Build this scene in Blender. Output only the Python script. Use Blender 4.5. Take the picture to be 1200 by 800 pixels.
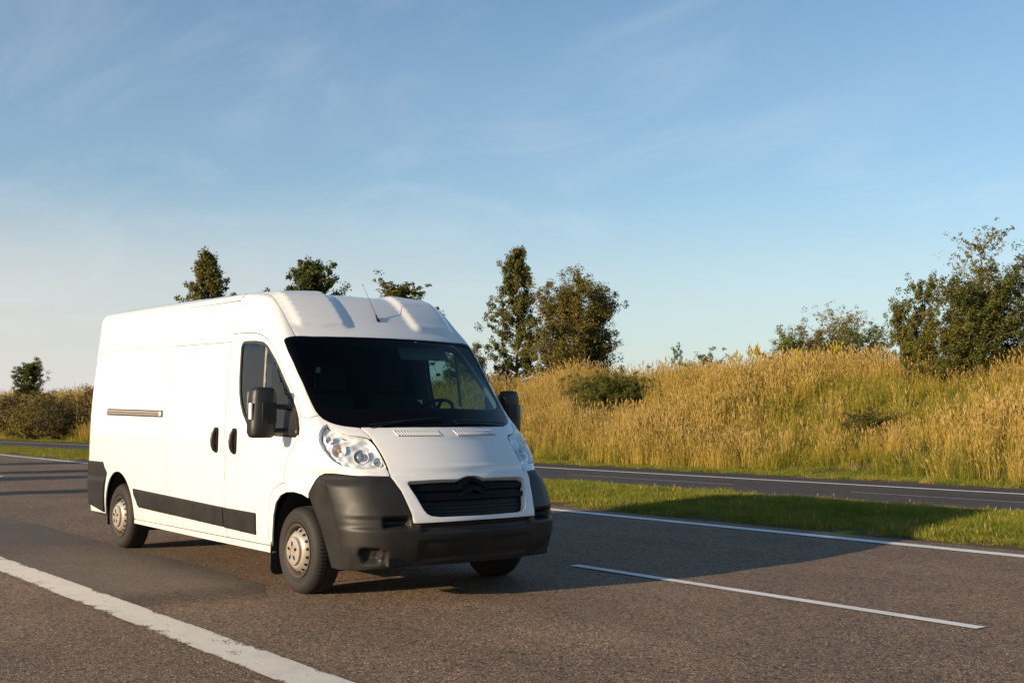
import bpy, bmesh, math, random
import numpy as np
from mathutils import Vector, Matrix
from mathutils.geometry import delaunay_2d_cdt

for o in list(bpy.data.objects):
    bpy.data.objects.remove(o)
S = bpy.context.scene
COL = S.collection
R = math.radians
random.seed(7)
RNG = np.random.default_rng(11)

# ------------------------------------------------------------------ camera
cam_d = bpy.data.cameras.new('camera')
cam = bpy.data.objects.new('camera', cam_d)
COL.objects.link(cam)
S.camera = cam
cam.location = (8.4637, -5.3571, 1.4077)
cam.rotation_euler = (R(90 + 3.576), 0, R(142.475 - 90))
cam_d.sensor_width = 36
cam_d.lens = 36 * 1382.7 / 1200
cam_d.clip_end = 6000
cam_d.clip_start = 0.05
S.render.resolution_x, S.render.resolution_y = 1024, 682

# ------------------------------------------------------------------ light
SUN_EL = 14.8
LX = 0.055          # the light runs along +y (across the road), a little forward
S.view_settings.view_transform = 'Standard'
S.view_settings.look = 'None'
S.view_settings.gamma = 1
S.view_settings.exposure = 0.66
S.view_settings.use_curve_mapping = False

W = bpy.data.worlds.new('World')
S.world = W
W.use_nodes = True


class NT:
    """small helper to write node trees"""
    def __init__(self, tree):
        self.t = tree

    def n(self, typ, ins=None, **kw):
        nd = self.t.nodes.new(typ)
        for k, v in kw.items():
            setattr(nd, k, v)
        if ins:
            for k, v in ins.items():
                s = nd.inputs[k]
                if isinstance(v, bpy.types.NodeSocket):
                    self.t.links.new(v, s)
                else:
                    s.default_value = v
        return nd

    def ramp(self, fac, stops, interp='LINEAR'):
        nd = self.n('ShaderNodeValToRGB', {'Fac': fac})
        e = nd.color_ramp.elements
        nd.color_ramp.interpolation = interp
        while len(e) > 1:
            e.remove(e[-1])
        e[0].position = stops[0][0]
        e[0].color = (*stops[0][1], 1) if len(stops[0][1]) == 3 else stops[0][1]
        for p, c in stops[1:]:
            q = e.new(p)
            q.color = (*c, 1) if len(c) == 3 else c
        return nd.outputs['Color']

    def mix(self, fac, a, b, mode='MIX'):
        nd = self.t.nodes.new('ShaderNodeMix')
        nd.data_type = 'RGBA'
        nd.blend_type = mode
        for i, v in ((0, fac), (6, a), (7, b)):
            if isinstance(v, bpy.types.NodeSocket):
                self.t.links.new(v, nd.inputs[i])
            elif i == 0:
                nd.inputs[i].default_value = v
            else:
                nd.inputs[i].default_value = (*v, 1) if len(v) == 3 else v
        return nd.outputs[2]

    def math(self, op, a, b=0.0, c=None):
        nd = self.t.nodes.new('ShaderNodeMath')
        nd.operation = op
        for i, v in enumerate((a, b) if c is None else (a, b, c)):
            if isinstance(v, bpy.types.NodeSocket):
                self.t.links.new(v, nd.inputs[i])
            else:
                nd.inputs[i].default_value = v
        return nd.outputs[0]


nt = NT(W.node_tree)
bg = W.node_tree.nodes['Background']
sky = nt.n('ShaderNodeTexSky')
sky.sky_type = 'NISHITA'
sky.sun_disc = False
sky.sun_elevation = R(SUN_EL)
sky.sun_rotation = R(180) + LX
sky.air_density = 1.0
sky.dust_density = 0.7
sky.ozone_density = 2.0
tc = nt.n('ShaderNodeTexCoord')
sep = nt.n('ShaderNodeSeparateXYZ', {0: tc.outputs['Generated']})
# thin cirrus, laid out on a high plane so that it foreshortens to the horizon
zz = nt.math('ADD', nt.math('MAXIMUM', sep.outputs[2], 0.0), 0.12)
cx = nt.math('DIVIDE', sep.outputs[0], zz)
cy = nt.math('DIVIDE', sep.outputs[1], zz)
cv = nt.n('ShaderNodeCombineXYZ', {0: cx, 1: cy, 2: 0.0})
mp = nt.n('ShaderNodeMapping', {'Vector': cv.outputs[0], 'Rotation': (0, 0, R(38)), 'Scale': (0.55, 1.0, 1)})
n1 = nt.n('ShaderNodeTexNoise', {'Vector': mp.outputs[0], 'Scale': 1.9, 'Detail': 9.0, 'Roughness': 0.60, 'Distortion': 1.0})
n2 = nt.n('ShaderNodeTexNoise', {'Vector': cv.outputs[0], 'Scale': 0.35, 'Detail': 3.0, 'Roughness': 0.5})
cl = nt.math('MULTIPLY', nt.ramp(n1.outputs['Fac'], [(0.44, (0, 0, 0)), (0.80, (1, 1, 1))], 'EASE'),
             nt.ramp(n2.outputs['Fac'], [(0.35, (0.25, 0.25, 0.25)), (0.62, (1, 1, 1))]))
cl = nt.math('MULTIPLY', cl, 0.20)
# pale haze towards the horizon
hz = nt.ramp(sep.outputs[2], [(0.0, (0.75, 0.75, 0.75)), (0.07, (0.5, 0.5, 0.5)), (0.2, (0.14, 0.14, 0.14)), (0.45, (0, 0, 0))], 'EASE')
skyb = nt.mix(1.0, sky.outputs[0], (0.90, 1.08, 1.15), 'MULTIPLY')
c1 = nt.mix(hz, skyb, (5.3, 5.5, 5.5))
wm = nt.math('ADD', nt.math('MULTIPLY', sep.outputs[0], -0.86), nt.math('MULTIPLY', sep.outputs[1], -0.5))
wm = nt.ramp(wm, [(0.15, (0, 0, 0)), (0.95, (1, 1, 1))], 'EASE')
wz = nt.ramp(sep.outputs[2], [(0.0, (0.9, 0.9, 0.9)), (0.09, (0.6, 0.6, 0.6)), (0.20, (0, 0, 0))], 'EASE')
c1 = nt.mix(nt.math('MULTIPLY', wm, wz), c1, (5.7, 5.2, 4.9))
c2 = nt.mix(cl, c1, (6.0, 6.5, 6.8))
W.node_tree.links.new(c2, bg.inputs['Color'])
bg.inputs['Strength'].default_value = 0.088

sun_d = bpy.data.lights.new('sun', 'SUN')
sun_d.energy = 5.0
sun_d.angle = R(0.53)
sun_d.color = (1.0, 0.78, 0.53)
sun = bpy.data.objects.new('sun', sun_d)
COL.objects.link(sun)
ld = Vector((LX * math.cos(R(SUN_EL)), math.cos(R(SUN_EL)), -math.sin(R(SUN_EL))))
sun.rotation_euler = ld.to_track_quat('-Z', 'Y').to_euler()
sun.location = (0, -30, 20)


# ------------------------------------------------------------------ helpers
def tag(o, label=None, cat=None, group=None, kind=None):
    if label: o['label'] = label
    if cat: o['category'] = cat
    if group: o['group'] = group
    if kind: o['kind'] = kind
    return o


def empty(name, loc=(0, 0, 0)):
    o = bpy.data.objects.new(name, None)
    COL.objects.link(o)
    o.location = loc
    return o


def mk(name, verts, faces, mats, parent=None, smooth=False, normals=None, fmat=None):
    me = bpy.data.meshes.new(name)
    me.from_pydata([tuple(map(float, v)) for v in verts], [], [tuple(map(int, f)) for f in faces])
    mats = mats if isinstance(mats, (list, tuple)) else [mats]
    for m in mats:
        me.materials.append(m)
    if fmat is not None:
        me.polygons.foreach_set('material_index', np.asarray(fmat, dtype=np.int32))
    if smooth or normals is not None:
        me.polygons.foreach_set('use_smooth', np.ones(len(me.polygons), dtype=bool))
    me.update()
    if normals is not None:
        me.normals_split_custom_set_from_vertices([tuple(map(float, n)) for n in normals])
    o = bpy.data.objects.new(name, me)
    COL.objects.link(o)
    if parent:
        o.parent = parent
    return o


def bm_obj(name, bm, mats, parent=None, smooth=True, bevel=0.0, angle=35):
    if bevel:
        bmesh.ops.bevel(bm, geom=[e for e in bm.edges if len(e.link_faces) == 2 and e.calc_face_angle(0) > 0.5],
                        offset=bevel, segments=3, profile=0.6, affect='EDGES', clamp_overlap=True)
    bmesh.ops.recalc_face_normals(bm, faces=bm.faces)
    me = bpy.data.meshes.new(name)
    bm.to_mesh(me)
    bm.free()
    for m in (mats if isinstance(mats, (list, tuple)) else [mats]):
        me.materials.append(m)
    if smooth:
        me.polygons.foreach_set('use_smooth', np.ones(len(me.polygons), dtype=bool))
        me.set_sharp_from_angle(angle=R(angle))
    o = bpy.data.objects.new(name, me)
    COL.objects.link(o)
    if parent:
        o.parent = parent
    return o


def box(bm, c, s, rot=None):
    m = Matrix.Translation(c)
    if rot is not None:
        m = m @ rot
    m = m @ Matrix.Diagonal((s[0], s[1], s[2], 1))
    return bmesh.ops.create_cube(bm, size=1, matrix=m)['verts']


def prism(bm, pts, axis, a, b):
    """extrude a 2D outline along an axis; pts are the two other coordinates in order"""
    def P(p, t):
        q = list(p)
        q.insert(axis, t)
        return q
    v0 = [bm.verts.new(P(p, a)) for p in pts]
    v1 = [bm.verts.new(P(p, b)) for p in pts]
    n = len(pts)
    bm.faces.new(v0)
    bm.faces.new(v1[::-1])
    for i in range(n):
        bm.faces.new((v0[i], v0[(i + 1) % n], v1[(i + 1) % n], v1[i]))


def tube(bm, pts, rad, seg=8, caps=True):
    pts = [Vector(p) for p in pts]
    rads = rad if isinstance(rad, (list, tuple)) else [rad] * len(pts)
    rings = []
    ref = None
    for i, p in enumerate(pts):
        d = (pts[min(i + 1, len(pts) - 1)] - pts[max(i - 1, 0)]).normalized()
        if ref is None:
            ref = d.orthogonal().normalized()
        ref = (ref - d * ref.dot(d))
        if ref.length < 1e-6:
            ref = d.orthogonal()
        ref.normalize()
        s = d.cross(ref)
        rings.append([bm.verts.new(p + (ref * math.cos(t) + s * math.sin(t)) * rads[i])
                      for t in [2 * math.pi * k / seg for k in range(seg)]])
    for a, b in zip(rings[:-1], rings[1:]):
        for k in range(seg):
            bm.faces.new((a[k], a[(k + 1) % seg], b[(k + 1) % seg], b[k]))
    if caps:
        bm.faces.new(rings[0][::-1])
        bm.faces.new(rings[-1])


def lathe(bm, prof, seg=48, mat=None, radmod=None):
    """prof = [(r, t)] about the local y axis; t along -y is outwards"""
    rings = []
    for j, (r, t) in enumerate(prof):
        ring = []
        for k in range(seg):
            a = 2 * math.pi * k / seg
            rr = r * (radmod(j, k) if radmod else 1)
            ring.append(bm.verts.new((rr * math.cos(a), t, rr * math.sin(a))))
        rings.append(ring)
    for a, b in zip(rings[:-1], rings[1:]):
        for k in range(seg):
            bm.faces.new((a[k], a[(k + 1) % seg], b[(k + 1) % seg], b[k]))
    if mat is not None:
        bmesh.ops.transform(bm, matrix=mat, verts=[v for r in rings for v in r])
    return rings


# ------------------------------------------------------------------ materials
def mat(name, color=(0.5, 0.5, 0.5), rough=0.5, metal=0.0, spec=0.5, coat=0.0):
    m = bpy.data.materials.new(name)
    m.use_nodes = True
    b = m.node_tree.nodes['Principled BSDF']
    b.inputs['Base Color'].default_value = (*color, 1)
    b.inputs['Roughness'].default_value = rough
    b.inputs['Metallic'].default_value = metal
    b.inputs['Specular IOR Level'].default_value = spec
    b.inputs['Coat Weight'].default_value = coat
    b.inputs['Coat Roughness'].default_value = 0.04
    return m, NT(m.node_tree), b


def link(t, a, b):
    t.t.links.new(a, b)


def noisy(name, c1, c2, scale, rough=0.5, r2=None, bump=0.0, bscale=None, metal=0.0, coat=0.0, detail=5, spec=0.5):
    m, t, b = mat(name, c1, rough, metal, spec, coat)
    g = t.n('ShaderNodeTexCoord')
    n = t.n('ShaderNodeTexNoise', {'Vector': g.outputs['Object'], 'Scale': scale, 'Detail': detail, 'Roughness': 0.6})
    f = t.ramp(n.outputs['Fac'], [(0.3, (0, 0, 0)), (0.7, (1, 1, 1))])
    link(t, t.mix(f, c1, c2), b.inputs['Base Color'])
    if r2 is not None:
        link(t, t.math('ADD', t.math('MULTIPLY', f, r2 - rough), rough), b.inputs['Roughness'])
    if bump:
        n2 = t.n('ShaderNodeTexNoise', {'Vector': g.outputs['Object'], 'Scale': bscale or scale * 6, 'Detail': 3.0})
        bp = t.n('ShaderNodeBump', {'Strength': 1.0, 'Distance': bump, 'Height': n2.outputs['Fac']})
        link(t, bp.outputs[0], b.inputs['Normal'])
    return m


M = {}
# white van paint with a film of road dust low down
m, t, b = mat('white_paint', (0.66, 0.66, 0.655), 0.28, coat=0.7)
g = t.n('ShaderNodeTexCoord')
sp = t.n('ShaderNodeSeparateXYZ', {0: g.outputs['Object']})
nz = t.n('ShaderNodeTexNoise', {'Vector': g.outputs['Object'], 'Scale': 2.2, 'Detail': 8.0, 'Roughness': 0.65})
low = t.ramp(t.math('ADD', sp.outputs[2], t.math('MULTIPLY', nz.outputs['Fac'], 0.35)), [(0.45, (1, 1, 1)), (0.95, (0, 0, 0))])
link(t, t.mix(t.math('MULTIPLY', low, 0.30), (0.66, 0.66, 0.655), (0.50, 0.43, 0.34)), b.inputs['Base Color'])
link(t, t.math('ADD', t.math('MULTIPLY', low, 0.35), 0.26), b.inputs['Roughness'])
M['paint'] = m
M['inner'] = mat('dark_lining', (0.014, 0.0145, 0.016), 0.85)[0]
M['trim'] = mat('grey_door_trim', (0.20, 0.21, 0.20), 0.8)[0]
M['plastic'] = noisy('grey_bumper_plastic', (0.015, 0.0142, 0.0132), (0.024, 0.0222, 0.020), 5, 0.38, 0.5, 0.0006, 380, spec=0.24)
M['plastic2'] = noisy('black_mirror_plastic', (0.007, 0.0065, 0.006), (0.012, 0.011, 0.010), 12, 0.40, 0.52, 0.0005, 420)
M['grille'] = mat('grille_black', (0.002, 0.002, 0.0025), 0.5, spec=0.15)[0]
M['black'] = mat('black_plastic', (0.005, 0.005, 0.006), 0.5, spec=0.3)[0]
M['frit'] = mat('black_glass_border', (0.002, 0.002, 0.003), 0.15, spec=0.10)[0]
M['rubber'] = noisy('rubber_seal', (0.014, 0.014, 0.013), (0.03, 0.028, 0.025), 20, 0.6)
M['rail'] = noisy('grey_rail', (0.24, 0.21, 0.17), (0.34, 0.31, 0.26), 30, 0.4, 0.5, metal=0.3)
M['silver'] = mat('silvered_plastic', (0.82, 0.81, 0.79), 0.24, 0.35)[0]
M['chrome'] = mat('chrome_reflector', (0.80, 0.82, 0.85), 0.10, 1.0)[0]
M['under'] = noisy('underbody', (0.010, 0.010, 0.010), (0.02, 0.018, 0.016), 4, 0.85)
M['wheel'] = noisy('steel_wheel_paint', (0.46, 0.43, 0.385), (0.28, 0.235, 0.18), 11, 0.35, 0.55, metal=0.45)
M['barrel'] = noisy('dark_wheel_rim', (0.13, 0.105, 0.08), (0.07, 0.055, 0.042), 14, 0.5, 0.7, metal=0.3)  # rim lip and barrel: a darker brown than the wheel disc
M['bulb'] = mat('amber_bulb', (0.75, 0.28, 0.05), 0.2)[0]
M['lens'] = mat('projector_glass', (0.35, 0.38, 0.42), 0.05, 0.6)[0]
# tyre: dusty brown-black sidewall
m, t, b = mat('tyre_rubber', (0.02, 0.02, 0.02), 0.75)
g = t.n('ShaderNodeTexCoord')
nz = t.n('ShaderNodeTexNoise', {'Vector': g.outputs['Object'], 'Scale': 14, 'Detail': 6.0})
link(t, t.mix(nz.outputs['Fac'], (0.006, 0.0055, 0.005), (0.022, 0.017, 0.013)), b.inputs['Base Color'])
M['tyre'] = m


def glass(name, tint, ior=1.5, rough=0.0):
    m = bpy.data.materials.new(name)
    m.use_nodes = True
    t = NT(m.node_tree)
    m.node_tree.nodes.remove(m.node_tree.nodes['Principled BSDF'])
    out = m.node_tree.nodes['Material Output']
    tr = t.n('ShaderNodeBsdfTransparent', {'Color': (*tint, 1)})
    gl = t.n('ShaderNodeBsdfGlossy', {'Color': (1, 1, 1, 1), 'Roughness': rough})
    g = t.n('ShaderNodeNewGeometry')
    dt = t.n('ShaderNodeVectorMath', {0: g.outputs['Incoming'], 1: g.outputs['Normal']}, operation='DOT_PRODUCT')
    f0 = ((ior - 1) / (ior + 1)) ** 2
    k = t.math('POWER', t.math('SUBTRACT', 1.0, t.math('ABSOLUTE', dt.outputs['Value'])), 5.0)
    fr = t.math('ADD', t.math('MULTIPLY', k, 1 - f0), f0)
    mx = t.n('ShaderNodeMixShader', {0: fr, 1: tr.outputs[0], 2: gl.outputs[0]})
    t.t.links.new(mx.outputs[0], out.inputs['Surface'])
    return m


M['glass'] = glass('windscreen_glass', (0.36, 0.54, 0.52), 1.28)
M['sideglass'] = glass('side_window_glass', (0.40, 0.56, 0.55), 1.65)
M['clear'] = glass('headlight_glass', (0.93, 0.95, 0.97))

# asphalt
def asphalt(name, base, stone, dark, tint, bump=0.004, warm=0.0, scale=1.0):
    m, t, b = mat(name, base, 0.8, spec=0.35)
    g = t.n('ShaderNodeNewGeometry')
    P = g.outputs['Position']
    v1 = t.n('ShaderNodeTexVoronoi', {'Vector': P, 'Scale': 105.0 * scale, 'Randomness': 1.0})
    v2 = t.n('ShaderNodeTexVoronoi', {'Vector': P, 'Scale': 48.0 * scale, 'Randomness': 1.0})
    big = t.n('ShaderNodeTexNoise', {'Vector': P, 'Scale': 0.55, 'Detail': 6.0, 'Roughness': 0.62})
    mpx = t.n('ShaderNodeMapping', {'Vector': P, 'Scale': (0.05, 1.1, 1)})
    tracks = t.n('ShaderNodeTexNoise', {'Vector': mpx.outputs[0], 'Scale': 1.0, 'Detail': 5.0, 'Roughness': 0.55})
    fine = t.n('ShaderNodeTexNoise', {'Vector': P, 'Scale': 9.0, 'Detail': 5.0, 'Roughness': 0.7})
    hue = t.n('ShaderNodeSeparateColor', {0: v1.outputs['Color']})
    st = t.ramp(hue.outputs[0], [(0.0, dark), (0.38, base), (0.72, base), (0.90, stone), (1.0, tuple(min(1, c * 1.7) for c in stone))])
    c = t.mix(t.ramp(fine.outputs['Fac'], [(0.35, (0, 0, 0)), (0.7, (1, 1, 1))]), st, base)
    c = t.mix(0.6, st, c)
    hue2 = t.n('ShaderNodeSeparateColor', {0: v2.outputs['Color']})
    pits = t.ramp(hue2.outputs[1], [(0.80, (0, 0, 0)), (0.93, (1, 1, 1))])
    c = t.mix(t.math('MULTIPLY', pits, 0.75), c, tuple(x * 0.45 for x in dark))
    f1 = t.ramp(big.outputs['Fac'], [(0.3, (0.80, 0.80, 0.80)), (0.7, (1.18, 1.18, 1.18))])
    f2 = t.ramp(tracks.outputs['Fac'], [(0.3, (0.84, 0.84, 0.84)), (0.7, (1.12, 1.12, 1.12))])
    c = t.mix(1.0, c, f1, 'MULTIPLY')
    c = t.mix(1.0, c, f2, 'MULTIPLY')
    c = t.mix(1.0, c, tint, 'MULTIPLY')
    link(t, c, b.inputs['Base Color'])
    h = t.math('ADD', t.math('MULTIPLY', v1.outputs['Distance'], -1.0), t.math('MULTIPLY', hue.outputs[1], 0.8))
    h = t.math('ADD', h, t.math('MULTIPLY', fine.outputs['Fac'], 0.6))
    bp = t.n('ShaderNodeBump', {'Strength': 1.0, 'Distance': bump, 'Height': h})
    link(t, bp.outputs[0], b.inputs['Normal'])
    return m


M['asphalt'] = asphalt('road_asphalt', (0.165, 0.110, 0.072), (0.40, 0.26, 0.15), (0.046, 0.031, 0.024), (1, 1, 1))
M['asphalt_far'] = asphalt('far_road_asphalt', (0.050, 0.040, 0.036), (0.10, 0.080, 0.068), (0.022, 0.018, 0.017), (1, 1, 1), 0.002, scale=0.6)
M['patch'] = asphalt('patched_asphalt', (0.118, 0.090, 0.069), (0.19, 0.142, 0.10), (0.062, 0.048, 0.039), (1, 1, 1), 0.0015, scale=1.4)

m = M['patch']
t = NT(m.node_tree)
b = m.node_tree.nodes['Principled BSDF']
out = m.node_tree.nodes['Material Output']
g = t.n('ShaderNodeNewGeometry')
sp = t.n('ShaderNodeSeparateXYZ', {0: g.outputs['Position']})
nz = t.n('ShaderNodeTexNoise', {'Vector': g.outputs['Position'], 'Scale': 22.0, 'Detail': 6.0, 'Roughness': 0.75})
fe = t.math('ADD', t.math('MULTIPLY', sp.outputs[0], 0.55), t.math('MULTIPLY', nz.outputs['Fac'], 1.1))
fe = t.ramp(fe, [(0.15, (0, 0, 0)), (0.60, (1, 1, 1))])
tr = t.n('ShaderNodeBsdfTransparent')
mx = t.n('ShaderNodeMixShader', {0: fe, 1: b.outputs[0], 2: tr.outputs[0]})
t.t.links.new(mx.outputs[0], out.inputs['Surface'])

# road paint: worn through to the asphalt
def roadpaint(name, wear, col=(0.62, 0.60, 0.56), yc=None, hw=0.13, ragged=0.12):
    m = bpy.data.materials.new(name)
    m.use_nodes = True
    t = NT(m.node_tree)
    b = m.node_tree.nodes['Principled BSDF']
    out = m.node_tree.nodes['Material Output']
    g = t.n('ShaderNodeNewGeometry')
    P = g.outputs['Position']
    n1 = t.n('ShaderNodeTexNoise', {'Vector': P, 'Scale': 3.0, 'Detail': 8.0, 'Roughness': 0.72})
    n2 = t.n('ShaderNodeTexNoise', {'Vector': P, 'Scale': 60.0, 'Detail': 4.0, 'Roughness': 0.7})
    f = t.math('ADD', t.math('MULTIPLY', n1.outputs['Fac'], 0.62), t.math('MULTIPLY', n2.outputs['Fac'], 0.38))
    if yc is not None:
        sy = t.n('ShaderNodeSeparateXYZ', {0: P})
        ed = t.math('DIVIDE', t.math('ABSOLUTE', t.math('SUBTRACT', sy.outputs[1], yc)), hw)
        ed = t.math('MULTIPLY', t.math('POWER', ed, 6.0), ragged)
        f = t.math('SUBTRACT', f, ed)
    worn = t.ramp(f, [(wear, (0, 0, 0)), (wear + 0.05, (1, 1, 1))])
    c = t.mix(t.ramp(n1.outputs['Fac'], [(0.35, (0, 0, 0)), (0.65, (1, 1, 1))]), col, tuple(x * 0.78 for x in col))
    link(t, c, b.inputs['Base Color'])
    b.inputs['Roughness'].default_value = 0.6
    bp = t.n('ShaderNodeBump', {'Strength': 0.6, 'Distance': 0.003, 'Height': n2.outputs['Fac']})
    link(t, bp.outputs[0], b.inputs['Normal'])
    tr = t.n('ShaderNodeBsdfTransparent')
    mx = t.n('ShaderNodeMixShader', {0: worn, 1: tr.outputs[0], 2: b.outputs[0]})
    t.t.links.new(mx.outputs[0], out.inputs['Surface'])
    return m


M['line_worn'] = roadpaint('worn_road_paint', 0.385, (0.70, 0.65, 0.56), -2.35, 0.15, 0.11)
M['line_far'] = roadpaint('far_road_paint', 0.41, (0.48, 0.45, 0.42))
M['line_clean'] = roadpaint('road_paint', 0.31, (0.74, 0.73, 0.70))

# soil / ground
m, t, b = mat('ground_soil', (0.1, 0.09, 0.05), 0.95, spec=0.1)
g = t.n('ShaderNodeNewGeometry')
n1 = t.n('ShaderNodeTexNoise', {'Vector': g.outputs['Position'], 'Scale': 0.8, 'Detail': 9.0, 'Roughness': 0.7})
n2 = t.n('ShaderNodeTexNoise', {'Vector': g.outputs['Position'], 'Scale': 18.0, 'Detail': 6.0, 'Roughness': 0.7})
c = t.mix(t.ramp(n1.outputs['Fac'], [(0.35, (0, 0, 0)), (0.65, (1, 1, 1))]), (0.095, 0.075, 0.040), (0.060, 0.068, 0.024))
c = t.mix(n2.outputs['Fac'], c, (0.11, 0.085, 0.055))
link(t, c, b.inputs['Base Color'])
bp = t.n('ShaderNodeBump', {'Strength': 1.0, 'Distance': 0.03, 'Height': n2.outputs['Fac']})
link(t, bp.outputs[0], b.inputs['Normal'])
M['soil'] = m


def leafmat(name, cols, scale=0.5, trans=0.35, rnd=0.5, rough=0.6):
    """foliage: colours picked by place (noise) and by instance / face"""
    m = bpy.data.materials.new(name)
    m.use_nodes = True
    t = NT(m.node_tree)
    b = m.node_tree.nodes['Principled BSDF']
    out = m.node_tree.nodes['Material Output']
    g = t.n('ShaderNodeNewGeometry')
    oi = t.n('ShaderNodeObjectInfo')
    n1 = t.n('ShaderNodeTexNoise', {'Vector': g.outputs['Position'], 'Scale': scale, 'Detail': 4.0, 'Roughness': 0.6})
    isl = g.outputs['Random Per Island']
    f = t.math('ADD', t.math('MULTIPLY', n1.outputs['Fac'], 1.0 - rnd * 0.5),
               t.math('MULTIPLY', t.math('ADD', t.math('MULTIPLY', isl, 0.5), t.math('MULTIPLY', oi.outputs['Random'], 0.5)), rnd))
    k = len(cols)
    c = t.ramp(f, [(0.32 + 0.5 * i / (k - 1), cc) for i, cc in enumerate(cols)])
    link(t, c, b.inputs['Base Color'])
    b.inputs['Roughness'].default_value = rough
    b.inputs['Specular IOR Level'].default_value = 0.25
    tl = t.n('ShaderNodeBsdfTranslucent', {'Color': c})
    mx = t.n('ShaderNodeMixShader', {0: trans, 1: b.outputs[0], 2: tl.outputs[0]})
    t.t.links.new(mx.outputs[0], out.inputs['Surface'])
    return m


M['straw'] = leafmat('dry_grass', [(0.075, 0.095, 0.010), (0.23, 0.19, 0.020), (0.42, 0.30, 0.045), (0.54, 0.38, 0.09)], 0.30, 0.35, 0.7)
M['greenstraw'] = leafmat('green_tall_grass', [(0.040, 0.065, 0.007), (0.11, 0.13, 0.011), (0.24, 0.22, 0.018), (0.36, 0.28, 0.035)], 0.25, 0.35, 0.7)
M['seed'] = leafmat('grass_seed_heads', [(0.28, 0.195, 0.062), (0.42, 0.29, 0.095), (0.54, 0.38, 0.145)], 0.5, 0.3, 0.7)
M['lawn'] = leafmat('short_grass', [(0.050, 0.085, 0.007), (0.105, 0.15, 0.010), (0.18, 0.20, 0.016), (0.25, 0.215, 0.04)], 0.9, 0.35, 0.7)
M['bark'] = noisy('bark', (0.10, 0.075, 0.05), (0.18, 0.15, 0.11), 9, 0.9, None, 0.02, 30)
M['leaf_dark'] = leafmat('dark_green_leaves', [(0.028, 0.044, 0.008), (0.055, 0.076, 0.013), (0.095, 0.105, 0.018), (0.155, 0.130, 0.026)], 0.6, 0.3, 0.8)
M['leaf_olive'] = leafmat('olive_brown_leaves', [(0.055, 0.058, 0.012), (0.10, 0.090, 0.018), (0.16, 0.125, 0.026), (0.21, 0.16, 0.036)], 0.7, 0.3, 0.8)
M['leaf_green'] = leafmat('fresh_green_leaves', [(0.05, 0.09, 0.015), (0.09, 0.13, 0.02), (0.15, 0.17, 0.03)], 0.6, 0.35, 0.8)
M['leaf_autumn'] = leafmat('turning_leaves', [(0.032, 0.052, 0.010), (0.055, 0.080, 0.014), (0.090, 0.105, 0.018), (0.19, 0.135, 0.02)], 0.8, 0.3, 1.0)
M['leaf_yellow'] = leafmat('yellow_flowers', [(0.35, 0.27, 0.02), (0.48, 0.38, 0.03)], 0.6, 0.3, 0.8)
M['leaf_rust'] = leafmat('rusty_scrub_leaves', [(0.045, 0.045, 0.016), (0.09, 0.07, 0.025), (0.15, 0.10, 0.035)], 0.35, 0.3, 0.7)


# ------------------------------------------------------------------ terrain
def sst(a, b, x):
    t = np.clip((x - a) / (b - a), 0, 1)
    return t * t * (3 - 2 * t)


def bend(x):
    """the far carriageway draws in towards the near one further down the road"""
    return -4.6 * sst(-22, -78, np.asarray(x, float))


def crest(x):
    xs = [-400, -120, -93, -60, -40, -31, -28, -25, -20, -16, -14, -12, -8, 20, 400]
    zs = [2.0, 2.2, 2.5, 2.4, 2.2, 2.08, 2.28, 2.5, 2.50, 2.45, 2.3, 2.15, 2.15, 2.1, 2.0]
    return np.interp(x, xs, zs)


def height(x, y):
    x = np.asarray(x, float)
    y = np.asarray(y, float)
    b = bend(x)
    yy = y - b
    toe = 17.2 + 0.35 * np.sin(x * 0.31) + 0.2 * np.sin(x * 0.83)
    s = np.clip((yy - toe) / (26.5 - toe), 0, 1)
    prof = (s * s * (3 - 2 * s)) * 0.55 + s * 0.45
    h = crest(x) * prof
    bumps = 0.16 * np.sin(x * 0.9 + y * 0.4) * np.sin(y * 0.7) + 0.09 * np.sin(x * 2.1 - y * 1.3)
    h = h + bumps * np.clip(s * 3, 0, 1)
    h = h - 0.006 * np.clip(yy - 30, 0, 400)
    med = 0.05 * sst(6.3, 6.9, y) * (1 - sst(10.0, 10.6, yy))
    med = med + 0.07 * sst(7.2, 9, y) * (1 - sst(8.6, 10.4, yy))
    verge = 0.05 * sst(16.0, 16.4, yy)
    nearv = 0.04 * sst(-6.6, -7.4, y)
    return -0.02 + h + med + verge + nearv


def grid_sheet(name, xs, ys, zf, material, kind='structure'):
    X, Y = np.meshgrid(xs, ys, indexing='ij')
    Z = zf(X, Y)
    V = np.stack([X, Y, Z], -1).reshape(-1, 3)
    nx, ny = len(xs), len(ys)
    i = np.arange(nx - 1)[:, None] * ny + np.arange(ny - 1)[None]
    Fc = np.stack([i, i + ny, i + ny + 1, i + 1], -1).reshape(-1, 4)
    o = mk(name, V, Fc, material, smooth=True)
    tag(o, kind=kind)
    return o


xs = np.unique(np.concatenate([-np.geomspace(60, 3000, 26), np.arange(-60, 16, 0.6), np.geomspace(16, 3000, 22)]))
ys = np.unique(np.concatenate([-np.geomspace(8, 3000, 20), np.arange(-8, 32, 0.4), np.geomspace(32, 3000, 26)]))
grid_sheet('ground', xs, ys, height, M['soil'])


def strip(name, xs, y0, y1, z, material, kind='structure', bent=False, ny=2, ragged=0.0):
    V, Fc = [], []
    for i, x in enumerate(xs):
        b = float(bend(x)) if bent else 0
        for j in range(ny):
            y = y0 + (y1 - y0) * j / (ny - 1)
            if ragged and j in (0, ny - 1):
                y += random.uniform(-ragged, ragged)
            V.append((x, y + b, z))
    for i in range(len(xs) - 1):
        for j in range(ny - 1):
            a = i * ny + j
            Fc.append((a, a + ny, a + ny + 1, a + 1))
    o = mk(name, V, Fc, material)
    tag(o, kind=kind)
    return o


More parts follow.
